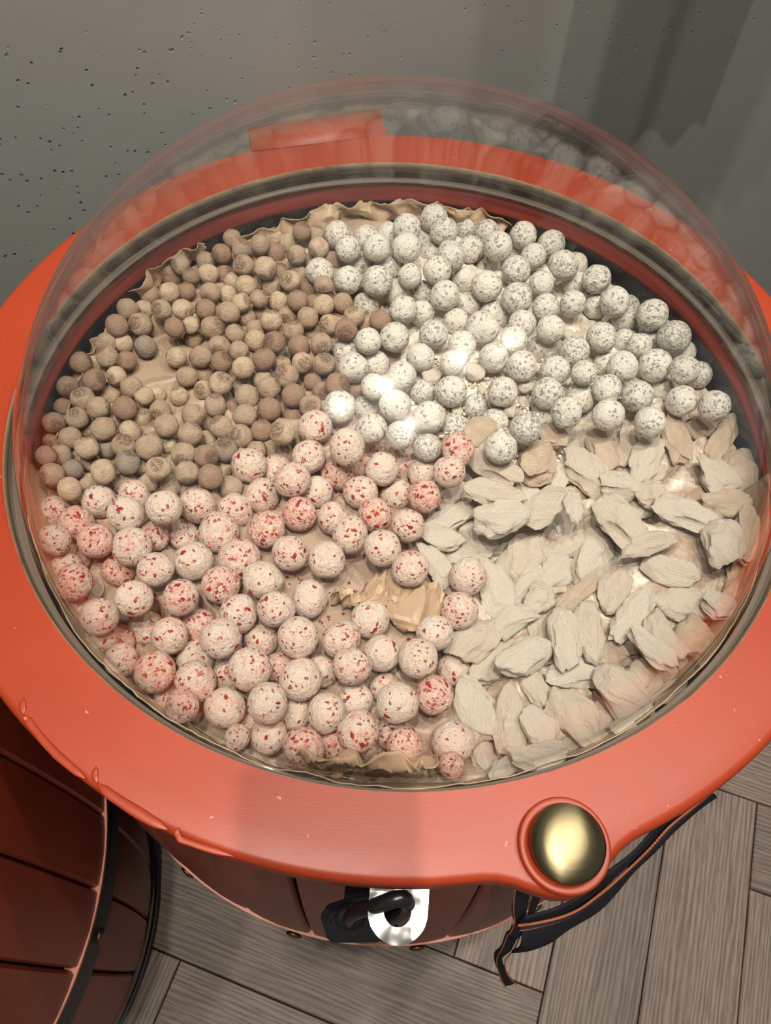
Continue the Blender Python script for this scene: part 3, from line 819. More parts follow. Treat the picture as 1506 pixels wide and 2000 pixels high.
tan += T("""335,195,92,0,1;265,380,100,0,2;460,330,97,0,1;640,290,97,0,1;785,215,85,1,0;785,370,100,1,2;925,275,95,1,0;1050,160,92,0,2;1000,395,100,0,1;1215,320,100,0,0;
1195,200,65,1,1;1230,150,50,2,1;1325,310,50,2,1;1345,450,95,1,2;1145,460,70,2,1;1085,310,45,2,0;110,450,90,1,1;135,575,100,0,0;290,590,95,1,2;480,495,105,0,1;
700,520,112,0,0;385,650,75,1,0;505,695,102,0,0;610,650,75,1,1;765,700,100,1,1;940,645,100,0,0;1020,590,90,1,1;840,570,60,2,2;1100,720,85,1,2;1265,690,98,0,1;
155,765,103,0,1;330,780,85,1,0;460,860,95,0,0;635,820,92,0,1;815,845,90,1,0;1010,840,103,0,2;1265,880,105,0,0;1165,870,65,1,2;1450,860,100,0,1;110,930,107,0,2;
335,955,110,0,1;510,1010,85,1,1;660,950,90,1,1;755,1040,108,0,0;905,985,90,1,1;1110,1010,108,0,1;1320,1075,100,0,0;175,1105,112,0,1;20,1060,60,1,0;400,1165,98,0,1;
600,1120,95,1,1;600,1225,105,0,0;780,1250,113,0,2;970,1140,105,0,1;1020,1285,108,0,2;1245,1265,110,0,1;1165,1160,75,2,1;1370,1250,60,1,0;40,1210,100,1,2;240,1290,108,0,1;
435,1330,98,0,1;60,1390,110,0,1;265,1440,105,0,2;680,1410,117,0,2;1055,1450,105,0,0;1275,1460,108,0,1;860,1470,80,1,1;900,1370,70,2,1""", 380, 420)
tan += T("560,1190,105,0,0;480,1325,112,0,2;815,1235,105,0,2;690,1280,60,2,1", 580, 380)
tan += T("470,710,90,1,2;295,660,120,0,2;290,530,60,2,2", 600, 620)
tan += T("""675,215,110,0,2;890,175,100,0,0;1040,285,108,0,1;370,275,108,0,2;490,230,70,2,2;560,395,115,0,1;825,340,105,1,0;1165,370,95,0,0;1280,360,70,1,0;975,490,120,0,2;
715,485,115,0,1;330,470,90,1,2;505,585,108,0,1;1320,515,108,0,1;1140,575,100,1,0;240,630,105,0,2;870,600,80,1,1;765,690,120,0,1;620,690,85,1,1;1025,715,110,0,0;
1380,660,120,0,1;440,780,113,0,1;200,820,90,1,2;600,880,115,0,0;800,890,90,1,3;960,860,120,0,1;1210,870,130,0,1;1390,840,90,1,0;345,950,110,0,1;140,960,100,0,2;
640,1020,100,1,1;1000,1020,122,0,3;760,1110,128,0,0;465,1090,103,0,3;260,1140,118,0,1;840,1010,55,2,0;1140,1050,90,2,0;1300,1080,120,0,0;975,1230,118,1,1;430,1280,118,0,0;
615,1220,100,1,0;1205,1220,100,1,0;1430,1240,115,1,1;230,1360,105,1,1;450,1430,110,1,3;100,1330,80,1,2""", 50, 700)
tan += T("""75,180,105,0,1;240,155,95,1,1;625,90,110,0,0;405,245,115,0,0;490,170,90,1,0;1000,60,90,1,1;1050,175,120,0,1;240,310,70,1,0;620,300,100,1,1;665,375,120,0,1;
830,220,100,1,1;885,285,113,0,1;1120,365,120,0,2;1310,230,90,1,2;1265,310,60,2,1;1400,320,80,1,2;0,370,60,1,0;355,460,110,0,1;135,560,115,0,1;530,480,75,1,2;650,560,118,0,1;
885,495,118,0,2;1040,500,70,1,1;1290,465,112,0,1;1120,560,80,1,2;410,670,115,0,1;290,620,85,1,1;600,760,120,0,1;810,705,112,0,2;1015,725,125,0,0;110,740,120,0,1;265,800,85,1,1;
265,960,115,0,2;450,900,122,0,3;40,940,120,0,1;80,1120,115,0,1;305,1160,125,0,2;440,1090,85,1,0;510,1270,120,0,1;130,1310,115,1,1;880,890,80,1,1;900,1010,70,2,0;1040,940,100,1,1;760,900,80,1,1""", 350, 700)
white = []
white += T("""400,395,132,0,1;500,535,130,0,2;680,430,130,1,1;780,525,133,0,0;1075,330,140,0,1;900,400,80,1,1;1070,530,145,0,0;1345,235,140,0,1;1440,360,135,0,2;1250,450,100,1,1;
1330,570,90,1,0;1500,570,120,0,1;225,760,138,0,2;600,690,135,1,2;500,840,135,0,1;790,850,150,0,1;890,720,130,1,2;1110,800,122,0,1;1375,745,140,0,1;980,960,130,1,0;1230,960,125,1,2;
1450,990,145,0,0;680,1080,130,1,2;870,1110,60,2,1;1040,1130,143,0,1;1220,1165,125,1,1;1120,1380,85,2,0;700,1440,130,0,0;960,1400,143,0,1;1340,1370,142,0,2""", 580, 380)
white += T("""175,320,95,1,2;370,340,115,1,2;465,510,145,0,0;710,400,132,0,1;550,350,60,2,1;195,545,135,0,1;0,620,140,0,2;990,480,140,0,2;810,610,135,0,1;640,745,148,0,2;1105,695,150,0,2;
1310,600,125,1,1;370,710,130,1,0;140,840,110,1,0;355,900,148,0,0;630,580,60,2,0;890,880,130,0,0;650,1020,150,0,2;1430,830,145,0,2;1220,870,100,1,1;935,1110,135,0,1;1195,1070,135,0,1;
170,1080,120,1,0;430,1180,145,1,1;700,1270,140,0,1;55,1245,125,1,0;310,1310,165,0,0;980,1320,140,0,0;1430,1100,70,1,1;1050,980,80,2,0;620,1430,135,0,0""", 880, 380)
white += T("""195,370,125,1,0;320,520,70,2,1;250,700,150,0,1;60,740,80,1,1;480,690,90,2,1;620,830,155,0,2;850,950,120,1,1;835,1045,160,0,3;1000,1180,100,1,0;125,1050,150,0,2;350,880,110,1,2;
360,1090,115,1,1;490,1130,120,1,2;600,1080,110,1,1;330,1340,155,0,0;170,1310,110,1,0;650,1320,165,0,1;940,1370,145,0,2;1140,1400,135,1,2;450,960,90,2,2""", 1150, 450)
white += T("""390,340,140,1,1;450,490,148,0,0;680,450,120,1,0;930,570,145,0,0;650,680,130,0,0;1110,390,140,0,0;860,865,160,0,0;1130,730,125,1,2;320,880,160,0,1;560,900,130,1,1;630,1095,160,0,1;
1200,980,160,0,0;910,1160,145,0,1;1180,1280,140,0,2;1440,1060,120,1,2""", 600, 620)
white += T("""110,270,140,0,0;20,450,130,0,0;425,395,145,0,0;900,310,150,1,1;1210,340,155,0,2;695,480,150,0,1;1025,520,145,0,2;1310,545,130,0,1;5,725,155,0,1;510,730,150,0,1;950,740,155,0,2;
1270,790,150,1,1;1135,935,155,0,1;240,870,110,2,2;430,1030,140,1,2;730,1090,160,0,3;490,1280,165,0,1;910,960,80,2,1;1380,990,80,2,2""", 880, 620)
white += T("180,710,145,0,1;475,770,155,0,2;710,700,115,1,0;910,820,160,0,1;1230,870,160,0,2;190,960,155,0,0;600,1030,160,0,1", 1150, 620)
red = []
red += T("""720,300,170,1,0;1070,240,155,1,1;985,420,180,0,0;1360,360,175,0,0;200,420,135,1,1;500,510,175,0,2;210,700,160,0,1;690,690,180,0,2;1045,745,195,0,1;1250,640,140,1,2;490,860,155,1,1;
920,960,165,1,2;1275,965,185,0,1;475,1090,185,0,2;1060,1255,190,0,0;230,1030,130,1,1;420,1380,120,1,1;720,1430,190,0,1""", 50, 920)
red += T("""785,245,180,0,1;1210,390,190,0,1;1050,300,100,1,1;1370,165,170,0,1;915,540,175,0,1;285,640,185,0,1;650,690,175,0,1;490,900,205,0,1;960,870,190,0,2;1275,725,175,0,2;1450,510,130,1,0;
140,920,150,1,1;240,1185,195,0,0;690,1165,210,0,1;1185,1110,185,0,1;510,1420,190,0,2;920,1370,200,0,0""", 330, 860)
red += T("1330,670,175,0,1", 350, 700)
red += T("""310,370,150,0,0;290,230,100,1,1;1165,390,140,0,2;1100,560,128,0,1;905,750,135,0,2;580,540,135,0,0;745,490,115,1,1;510,400,65,2,1;900,570,95,1,0;240,580,130,1,2;415,720,133,0,1;690,740,125,1,0;
200,920,130,0,1;525,895,140,0,2;780,980,132,0,1;335,1050,148,0,1;585,1150,145,0,0;155,1245,148,0,0;800,1310,145,0,1;1245,1370,150,0,0;230,750,60,2,2;410,540,70,2,2""", 600, 780, 3.963)
red += T("""1180,250,148,0,1;990,420,148,0,0;485,315,152,0,0;265,470,155,0,1;350,680,150,0,1;580,580,148,0,0;860,620,155,0,0;1140,700,135,1,1;985,905,155,0,2;700,960,165,0,0;610,850,130,1,1;
150,1040,158,0,0;375,940,140,1,0;390,1180,165,0,1;640,1200,120,1,1;755,1290,145,0,2;1130,1265,165,0,0;1120,1450,110,0,2;110,720,130,1,1;220,1300,100,1,2;500,1340,60,2,1""", 600, 1130, 3.963)
red += T("""115,190,190,0,2;680,345,195,0,1;1050,300,185,0,1;1375,200,190,0,0;510,590,210,0,1;290,460,170,1,2;900,610,170,1,1;1265,580,200,0,1;260,790,190,1,0;260,1010,210,0,1;790,890,215,0,1;
580,960,150,1,1;1090,880,140,1,2;1290,990,205,0,0;550,1270,205,0,0;970,1220,210,0,0;1230,1330,150,1,0;820,1350,120,2,0;130,1250,170,0,2""", 330, 1130)
red += T("1030,490,180,1,1;1260,560,185,0,1;770,610,160,1,2;730,850,165,0,1;1120,920,210,0,2;510,650,125,1,1;1250,1200,140,1,2", 80, 1130)
red += T("540,450,110,0,1;790,440,150,1,0;1070,530,170,0,2;640,330,90,2,0", 330, 1330, 4.07)
def T2(s, ox, oy, k=4.005):
    out = []
    for g in s.replace('\n', '').split(';'):
        g = g.strip()
        if g:
            v = [float(q) for q in g.split(',')]; out.append((ox + v[0] / k, oy + v[1] / k, v[2] / k, v[3] / k, v[4], int(v[5]), int(v[6])))
    return out
chunks = []
chunks += T2("""450,100,130,95,50,2,0;590,370,220,100,-22,1,0;590,560,215,85,5,1,0;430,470,110,90,0,1,1;260,610,150,80,25,1,1;230,770,190,80,35,0,0;640,770,200,110,5,0,0;980,680,200,110,42,1,0;
1100,430,150,100,60,0,1;920,330,140,130,0,2,0;860,560,120,60,-80,0,1;1200,680,120,70,85,0,0;1100,800,130,90,70,0,1;1310,405,205,115,-67,1,0;1050,110,110,80,-10,2,0;1270,120,160,100,10,1,1;
1440,230,180,90,-65,2,0;160,930,170,80,-20,0,0;130,1120,190,80,-55,0,0;390,870,120,70,-70,0,1;430,1020,200,110,15,0,1;640,980,110,70,20,0,1;820,1060,190,130,45,1,0;1130,990,190,75,20,1,0;
600,1300,220,120,-75,0,0;830,1290,200,60,50,0,0;1070,1200,140,110,60,0,0;930,1390,120,110,0,0,0;1330,1080,220,130,55,0,0;1240,1360,230,60,42,2,0;740,890,150,50,0,1,1""", 820, 820)
chunks += T2("""380,350,160,90,75,1,0;520,470,200,115,55,0,0;770,300,210,95,-85,2,0;960,220,110,80,10,2,0;1130,300,170,90,70,2,0;1300,550,180,110,-50,2,0;1080,590,170,110,-50,1,0;320,670,130,100,-50,0,0;
170,760,80,60,0,1,1;600,590,90,60,60,1,1;590,760,140,90,-20,1,0;830,890,240,95,-15,0,0;1160,820,180,90,5,2,0;1340,780,80,70,0,2,1;330,950,240,120,-35,1,0;470,870,110,70,-20,1,1;550,1130,220,75,15,1,0;
1140,1110,190,120,-70,1,0;1330,1050,200,90,85,2,0;720,1340,220,100,-20,1,0;1290,1380,130,90,60,2,1""", 1130, 780)
chunks += T2("""570,240,170,100,25,0,0;270,400,200,130,45,1,0;430,560,220,110,50,1,1;660,520,210,120,35,0,0;820,400,190,90,-70,1,1;980,380,240,100,-75,0,0;1160,330,230,110,88,1,0;730,730,200,85,-65,1,1;
1080,680,240,90,8,0,0;280,950,260,150,-80,0,0;560,1010,270,120,80,1,0;790,1090,190,110,-60,0,0;1080,1010,290,140,-35,1,0;1300,980,120,100,-40,1,1;370,1310,160,100,-30,1,1;760,1300,210,100,5,0,0;
490,1410,120,80,30,0,1;1070,1240,110,60,-10,0,1;1430,1080,90,60,20,1,0;1290,850,70,70,0,2,1""", 860, 1150)
chunks += T2("""400,200,190,120,90,1,0;560,400,240,110,45,0,0;940,320,210,110,0,1,0;790,570,210,100,-55,1,0;700,660,220,80,-45,0,0;1020,560,140,130,0,2,0;1220,320,110,90,-60,0,0;460,680,190,130,20,2,1;
470,1000,260,140,-55,1,0;610,860,120,90,40,1,0;800,870,130,50,-30,2,1;700,950,130,70,50,1,1;850,1030,150,60,40,0,1;1000,760,110,60,40,2,1;1190,600,120,80,50,2,1;530,1270,120,70,30,0,1;1380,250,110,70,70,2,1""", 1100, 1100)
shards = []
shards += T("1220,590,110,1,0", 600, 620)
shards += T("230,550,110,1,0;300,710,65,1,0;740,690,100,1,0;580,920,90,1,0;60,930,80,1,0;730,850,75,2,0;850,520,45,1,0;1160,1330,60,1,0;1150,960,40,2,0;1060,860,50,2,0;1250,190,80,1,0;1150,170,70,1,0;140,1060,90,2,0;330,930,60,2,0", 880, 620)
shards += T("680,1150,110,1,0", 50, 920)
shards += T("630,1340,70,1,0;690,1420,60,1,0;590,375,60,2,0", 600, 780, 3.963)

# ------------------------------------------------------------------ turn them into world positions that do not interpenetrate
ZL = {'tan': (-0.118, -0.142, -0.160), 'white': (-0.115, -0.150, -0.175), 'red': (-0.110, -0.142, -0.168), 'chunk': (-0.118, -0.140, -0.15), 'shard': (-0.14, -0.150, -0.172)}
items = []
def add_ball(kind, d):
    for t_ in d:
        x, y, r, lay, look = t_[0], t_[1], t_[2], int(t_[3]), int(t_[4])
        if x < 70 and kind != 'tan': x = 70
        if lay and kind != 'shard': r = max(r, {'tan': 18.5, 'white': 25.0, 'red': 32.0}[kind])
        z = ZL[kind][lay]
        p = unproj(x, y, z); dep = depth_of(p)
        items.append(dict(kind=kind, px=(x, y), lay=lay, look=look, ray=(p - CAM) / dep, t=dep, rp=r / F_PX, sph=[((0, 0), 1.0)], a=1.0))
add_ball('tan', tan); add_ball('white', white); add_ball('red', red); add_ball('shard', shards)
for x, y, a, b, ang, look, lay in chunks:
    z = ZL['chunk'][lay]; p = unproj(x, y, z); dep = depth_of(p)
    ca, sa = math.cos(math.radians(ang)), math.sin(math.radians(ang))
    e = unproj(x + ca * a, y - sa * a, z) - p; f = unproj(x - sa * b, y - ca * b, z) - p
    la, lb = float(np.hypot(e[0], e[1])), float(np.hypot(f[0], f[1]))
    wa = math.atan2(e[1], e[0])
    hz_ = min(0.038, lb * 0.66) * (1.0 if lay == 0 else 0.9)
    items.append(dict(kind='chunk', px=(x, y), lay=lay, look=look, ray=(p - CAM) / dep, t=dep, rp=0, la=la, lb=lb, hz=hz_, wa=wa, a=1.0))
N = len(items)
def positions(): return np.array([CAM + it['ray'] * it['t'] for it in items])
def clampr():
    for it in items:
        p = CAM + it['ray'] * it['t']
        r = it['rp'] * it['t'] if it['rp'] else it['lb'] * 0.8
        if it['kind'] == 'shard': r *= 0.8
        R = math.hypot(p[0], p[1]); lim = 0.838 - r
        if R > lim:
            p[0] *= lim / R; p[1] *= lim / R
            dep = depth_of(p); it['ray'] = (p - CAM) / dep; it['t'] = dep
clampr()
def spheres():
    P, Rr, Id = [], [], []
    for i, it in enumerate(items):
        p = CAM + it['ray'] * it['t']
        if it['kind'] == 'chunk':
            d = np.array([math.cos(it['wa']), math.sin(it['wa']), 0]); rr = min(it['hz'] * 1.0, it['lb'] * 0.9)
            sd = np.array([-d[1], d[0], 0])
            for k in (-0.62, -0.2, 0.2, 0.62):
                for q in (-0.45, 0.45):
                    P.append(p + d * k * it['la'] + sd * q * it['lb']); Rr.append(rr * 0.9); Id.append(i)
        elif it['kind'] == 'shard':
            P.append(p); Rr.append(it['rp'] * it['t'] * 0.5); Id.append(i)
        else:
            P.append(p); Rr.append(it['rp'] * it['t'] * 1.015); Id.append(i)
    return np.array(P), np.array(Rr), np.array(Id)
lay = np.array([it['lay'] + (0.3 if it['kind'] == 'chunk' else 0.6 if it['kind'] == 'shard' else 0) for it in items], float)
lay += np.array([-0.0004 * it['px'][1] for it in items])       # nearer pieces sit over those behind
ray = np.array([it['ray'] / np.linalg.norm(it['ray']) for it in items])
dt = np.zeros(N)
P0, Rs, Id = spheres(); shift = np.zeros(N); T0 = shift.copy()
mz = np.array([0.05] * N)
for step in range(220):
    P = P0 + ray[Id] * shift[Id][:, None]
    D = P[:, None, :] - P[None, :, :]; dist = np.sqrt((D ** 2).sum(-1)) + 1e-9
    pen = Rs[:, None] + Rs[None, :] - dist
    same = Id[:, None] == Id[None, :]; pen[same] = 0
    ii, jj = np.where(pen > 0.0004)
    if len(ii) == 0: break
    mv = np.zeros(N); ct = np.zeros(N)
    a, b = Id[ii], Id[jj]; low = lay[a] > lay[b] + 1e-6          # a is the lower piece
    # the lower piece goes away from the camera, the upper one towards it (a little)
    np.add.at(mv, a, np.where(low, 0.60, -0.40) * pen[ii, jj]); np.add.at(ct, a, 1)
    mv = mv / np.maximum(1, ct ** 0.5)
    shift += np.clip(mv, -0.006, 0.008)
    shift = np.clip(shift, -0.045, 0.085)
n_pen = int((pen > 0.003).sum() // 2)
print('CANDY', N, 'left overlapping', n_pen)
for i, it in enumerate(items):
    nrm = np.linalg.norm(it['ray']); t_new = it['t'] + shift[i] / nrm
    it['scale_t'] = t_new / it['t'] if it['kind'] == 'chunk' else 1.0
    it['t'] = t_new; it['p'] = CAM + it['ray'] * t_new

# ------------------------------------------------------------------ the paper liner follows the underside of the candy
PS, RS, IDS = [], [], []
for i, it in enumerate(items):
    if it['kind'] == 'chunk':
        d = np.array([math.cos(it['wa']), math.sin(it['wa']), 0]); sd = np.array([-d[1], d[0], 0])
        for k in (-0.75, -0.35, 0.0, 0.35, 0.75):
            for q in (-0.5, 0.0, 0.5):
                PS.append(it['p'] + d * k * it['la'] + sd * q * it['lb']); RS.append(it['hz'] * 1.02)
    else:
        PS.append(it['p']); RS.append(it['rp'] * it['t'] * (0.9 if it['kind'] == 'shard' else 1.03))
PS, RS = np.array(PS), np.array(RS)
def bare(x, y):
    """base height of the paper (lid radii) and dust amounts"""
    zt = -0.176
    if x < -0.05 and y > -0.2: zt = -0.155
    if x > 0.1 and y < 0.15: zt = -0.150
    return zt
nr, na = 74, 240
vs, fs, dust = [], [], []
for k in range(nr + 1):
    r = 0.824 * k / nr
    for i in range(na):
        a = 2 * PI * i / na; x, y = r * math.cos(a), r * math.sin(a)
        z = bare(x, y) + 0.010 * noise.noise(Vector((x * 4, y * 4, 0))) + 0.012 * abs(noise.noise(Vector((x * 9, y * 9, 3)))) + 0.006 * abs(noise.noise(Vector((x * 22, y * 22, 5))))
        if r > 0.79: z += 0.0
        d2 = (PS[:, 0] - x) ** 2 + (PS[:, 1] - y) ** 2
        msk = d2 < (RS + 0.010) ** 2
        if msk.any():
            h = np.sqrt(np.maximum(RS[msk] ** 2 - d2[msk], 0))
            z = min(z, float((PS[msk, 2] - h).min()) - 0.002)
        vs.append((x * S, y * S, z * S))
        wz = max(0.0, min(1.0, (x + 0.02) * 4)) if y < 0.1 else (1.0 if x > 0.0 else 0.15)
        pz = 1.0 if (x < 0.22 and y < -0.12) else 0.1
        dust.append((wz * (0.75 if y < 0.1 else 1.0), pz, 0, 1))
for k in range(nr):
    for i in range(na):
        j = (i + 1) % na; fs.append((k * na + i, (k + 1) * na + i, (k + 1) * na + j, k * na + j))
liner = mesh_obj('paper_liner', vs, fs, M['liner']); liner.location = (0, 0, HZ)
ca_ = liner.data.color_attributes.new('dust', 'FLOAT_COLOR', 'POINT'); ca_.data.foreach_set('color', [c for q in dust for c in q])
tag(liner, 'crumpled brown kraft paper lining under the candy in the orange barrel', 'paper')
# dark bag below the paper, part of the barrel
bag_prof = [(0.8460, -0.114), (0.8445, -0.15), (0.8440, -0.20), (0.8440, -0.30), (0.60, -0.33), (0.001, -0.33)]
bv = lathe('plastic_bag', [(r * S, z * S + HZ) for r, z in bag_prof], M['bag'], main, n=220)
for v in bv.data.vertices:
    a = math.atan2(v.co.y, v.co.x); rr = math.hypot(v.co.x, v.co.y); zz = (v.co.z - HZ) / S
    if rr > 0.7 * S and zz < -0.12:
        k = 1 - 0.007 * abs(noise.noise(Vector((a * 9, zz * 20, 0)))) - 0.004 * abs(noise.noise(Vector((a * 40, zz * 50, 2))))
        v.co.x *= k; v.co.y *= k

# ------------------------------------------------------------------ build the pieces
GR = {'tan': 'cocoa-dusted nut balls', 'white': 'grey-speckled white candy balls', 'red': 'berry-flecked cream candy balls', 'chunk': 'cream coated fruit chunks', 'shard': 'broken white shell pieces'}
HEAP = {'tan': 'tan heap', 'white': 'white heap', 'red': 'pink heap', 'chunk': 'chunk heap', 'shard': 'shell pieces'}
ORD = ['first', 'second', 'third', 'fourth', 'fifth', 'sixth', 'seventh', 'eighth', 'ninth', 'tenth', 'eleventh', 'twelfth', 'thirteenth', 'fourteenth', 'fifteenth', 'sixteenth', 'seventeenth', 'eighteenth', 'nineteenth', 'twentieth']
LOOK = {'tan': ['light tan', 'mid-tan', 'dark brown', 'greyish tan'], 'white': ['lightly speckled white', 'speckled white', 'heavily grey-speckled white', 'dark-veined white'],
        'red': ['pale pink-flecked', 'red-flecked cream', 'heavily red-flecked'], 'chunk': ['off-white', 'cream', 'tan'], 'shard': ['cream']}
NOUN = {'tan': 'ball', 'white': 'ball', 'red': 'ball', 'chunk': 'chunk', 'shard': 'shell piece'}
ROWH = {'tan': 42, 'white': 48, 'red': 52, 'chunk': 66, 'shard': 90}
for kind in GR:
    its = [it for it in items if it['kind'] == kind]; y0 = min(it['px'][1] for it in its)
    rows = {}
    for it in its:
        it['row'] = int((it['px'][1] - y0) / ROWH[kind])
    used = sorted({it['row'] for it in its}); rk = {r: i for i, r in enumerate(used)}
    for it in its: rows.setdefault((rk[it['row']], it['look'], min(it['lay'], 1)), []).append(it)
    for (row, look, ly), g in rows.items():
        g.sort(key=lambda q: q['px'][0])
        for i, it in enumerate(g):
            st = 'half-buried ' if ly else ''
            which = 'only such' if len(g) == 1 else ORD[i] + ' such from left'
            it['label'] = f"{st}{LOOK[kind][look]} {NOUN[kind]}, {which}, {ORD[row]} row from back of {HEAP[kind]}"
NAME = {'tan': 'nut_candy', 'white': 'speckled_candy_ball', 'red': 'berry_candy_ball', 'chunk': 'fruit_chunk', 'shard': 'shell_fragment'}
MESH = {'tan': TAN, 'white': WHT, 'red': RED, 'chunk': CHK, 'shard': SHD}
for idx, it in enumerate(items):
    k = it['kind']; me = R_.choice(MESH[k]); o = bpy.data.objects.new(NAME[k], me); C.objects.link(o)
    o.location = W(*it['p'])
    tag(o, it['label'], 'candy', GR[k])
    if k == 'chunk':
        s_ = it['scale_t']
        o.scale = (it['la'] * S * s_ * 1.12, it['lb'] * S * s_ * 1.20, it['hz'] * S * 1.0)
        fl = R_.choice((0, PI))
        o.rotation_euler = Euler((R_.uniform(-0.12, 0.12), R_.uniform(-0.08, 0.08), it['wa'] + fl))
        o.color = ((0.05, 0.30, 0.95)[it['look']] + R_.uniform(-0.05, 0.1), 0, 0, 1)
    elif k == 'shard':
        r = it['rp'] * it['t'] * S
        o.scale = (r, r, r); o.rotation_euler = Euler((R_.uniform(-0.3, 0.3), R_.uniform(-0.3, 0.3), R_.uniform(0, 2 * PI)))
        o.color = (0.12, 0, 0, 1)
    else:
        r = it['rp'] * it['t'] * S; sx = R_.uniform(0.98, 1.03)
        o.scale = (r * sx, r / sx, r * R_.uniform(0.97, 1.0))
        o.rotation_euler = Euler((R_.uniform(-PI, PI), R_.uniform(-PI, PI), R_.uniform(-PI, PI)))
        if k == 'tan':
            # the nut's scar often faces up or sideways
            o.rotation_euler = Euler((R_.gauss(0.0, 0.9), R_.gauss(0, 0.9), R_.uniform(-PI, PI)))
            L = it['look']; o.color = ((0.05, 0.42, 0.95, 0.35)[L] + R_.uniform(-0.05, 0.08), (0.0, 0.18, 0.12, 0.85)[L], 0, 1)
        elif k == 'white':
            o.color = ((0.15, 0.55, 0.95, 1.35)[it['look']] + R_.uniform(-0.08, 0.12), 0, 0, 1)
        else:
            o.color = ((0.10, 0.50, 1.0)[it['look']] + R_.uniform(-0.08, 0.12), 0, 0, 1)
            if it['lay'] < 2:
                nchip = (2, 4, 6)[it['look']]
                inv = o.rotation_euler.to_matrix().transposed()
                view = Vector(CAM - it['p']).normalized()
                for _ in range(nchip):
                    d = (view + Vector((R_.uniform(-1, 1), R_.uniform(-1, 1), R_.uniform(-1, 1))) * 0.85).normalized()
                    ld = inv @ d; ld = Vector((ld.x / o.scale.x, ld.y / o.scale.y, ld.z / o.scale.z)).normalized()
                    # surface radius of the shared mesh in this direction
                    ch = bpy.data.objects.new('berry_chip', R_.choice(CHP)); link(ch, o)
                    s_ = R_.choice((0.09, 0.12, 0.15, 0.19, 0.26)); q = ld.to_track_quat('Z', 'Y')
                    ch.rotation_mode = 'QUATERNION'; ch.rotation_quaternion = q @ Euler((0, 0, R_.uniform(0, 6.28))).to_quaternion()
                    ch.location = ld * 0.985; ch.scale = (s_, s_, s_ * 0.35)
                    it.setdefault('chips', []).append((ch, ld, me))
# set the chips on the real surface of the shared meshes
from mathutils.bvhtree import BVHTree
_bv = {}
for it in items:
    for ch, ld, me in it.get('chips', ()):
        if me.name not in _bv:
            _bv[me.name] = BVHTree.FromPolygons([v.co.copy() for v in me.vertices], [tuple(p.vertices) for p in me.polygons])
        h = _bv[me.name].ray_cast(ld * 3, -ld)
        if h[0] is not None:
            ch.location = h[0]
            q = h[1].to_track_quat('Z', 'Y'); ch.rotation_quaternion = q
# fine white crumbs and pink crumbs in the gaps: nobody could count them
def crumbs(name, n, region, mat, label, col):
    bm = bmesh.new(); rr = random.Random(len(name)); k = 0
    while k < n:
        x, y = rr.uniform(*region[0]), rr.uniform(*region[1])
        if math.hypot(x, y) > 0.8: continue
        p = unproj(x * 0 + rr.uniform(*region[2]), rr.uniform(*region[3]), -0.165) if len(region) > 2 else np.array([x, y, 0])
        x, y = p[0], p[1]
        kk = min(nr, int(math.hypot(x, y) / 0.824 * nr + 0.5)); ii_ = int((math.atan2(y, x) % (2 * PI)) / (2 * PI) * na + 0.5) % na
        s_ = rr.uniform(0.0006, 0.0028) * (0.6 if mat == M['chip'] else 1.0)
        z = vs[kk * na + ii_][2] + 0.0006 + s_ * 0.8
        mt = Matrix.Translation((x * S, y * S, z)) @ Euler((rr.uniform(0, 6), rr.uniform(0, 6), 0)).to_matrix().to_4x4() @ Matrix.Diagonal((s_, s_ * rr.uniform(0.5, 1), s_ * 0.5, 1))
        bmesh.ops.create_icosphere(bm, subdivisions=1, radius=1.0, matrix=mt); k += 1
    o = bm_obj(name, bm, mat, smooth=False); o.location = (0, 0, HZ); o.color = col
    tag(o, label, 'crumbs', kind='stuff'); return o
crumbs('shell_crumbs', 900, ((-0.1, 0.7), (-0.4, 0.6), (800, 1250), (700, 900)), M['chunk'], 'white crumbs and broken coating under the speckled balls', (0.1, 0, 0, 1))
crumbs('pink_crumbs', 120, ((-0.6, 0.1), (-0.7, 0.1), (560, 900), (1080, 1300)), M['chip'], 'tiny red crumbs on the bare paper among the pink balls', (0.1, 0, 0, 1))

# ------------------------------------------------------------------ standing folds of the paper round the rim
def ribbon(name, pts, mat, parent, sub=9, crump=0.004, seed=0, thick=0.0006):
    """pts: list of (top, mid, bottom) world points (metres); lofted, crumpled, real thickness"""
    cols = []
    for i in range(len(pts) - 1):
        for s_ in range(sub):
            t = s_ / sub; cols.append([a.lerp(b, t) for a, b in zip(pts[i], pts[i + 1])])
    cols.append(list(pts[-1]))
    rows = []
    for c in cols:
        r = []
        for i in range(len(c) - 1):
            for s_ in range(8): r.append(c[i].lerp(c[i + 1], s_ / 8))
        r.append(c[-1]); rows.append(r)
    L = len(rows[0]); vs = []
    for r in rows:
        for p in r:
            q = p * 34 + Vector((seed, seed, 0)); n1 = noise.noise(q) ; n2 = noise.noise(q * 2.3 + Vector((7, 1, 4)))
            vs.append(p + Vector((noise.noise(q + Vector((9, 0, 0))), noise.noise(q + Vector((0, 5, 0))), 0.6 * n1)) * crump * 1.6 + Vector((n2, n1, n2)) * crump * 0.5 + Vector((0.5, 1, 0.8)) * crump * (abs(noise.noise(q * 1.9)) + (1.5 if seed == 21 else 0.8) * abs(noise.noise(q * 4.1)) - 0.35))
    fs = [(i * L + j, i * L + j + 1, (i + 1) * L + j + 1, (i + 1) * L + j) for i in range(len(rows) - 1) for j in range(L - 1)]
    o = mesh_obj(name, vs, fs, mat, parent, smooth=True)
    md = o.modifiers.new('thick', 'SOLIDIFY'); md.thickness = thick
    o.data.set_sharp_from_angle(angle=math.radians(24)); return o
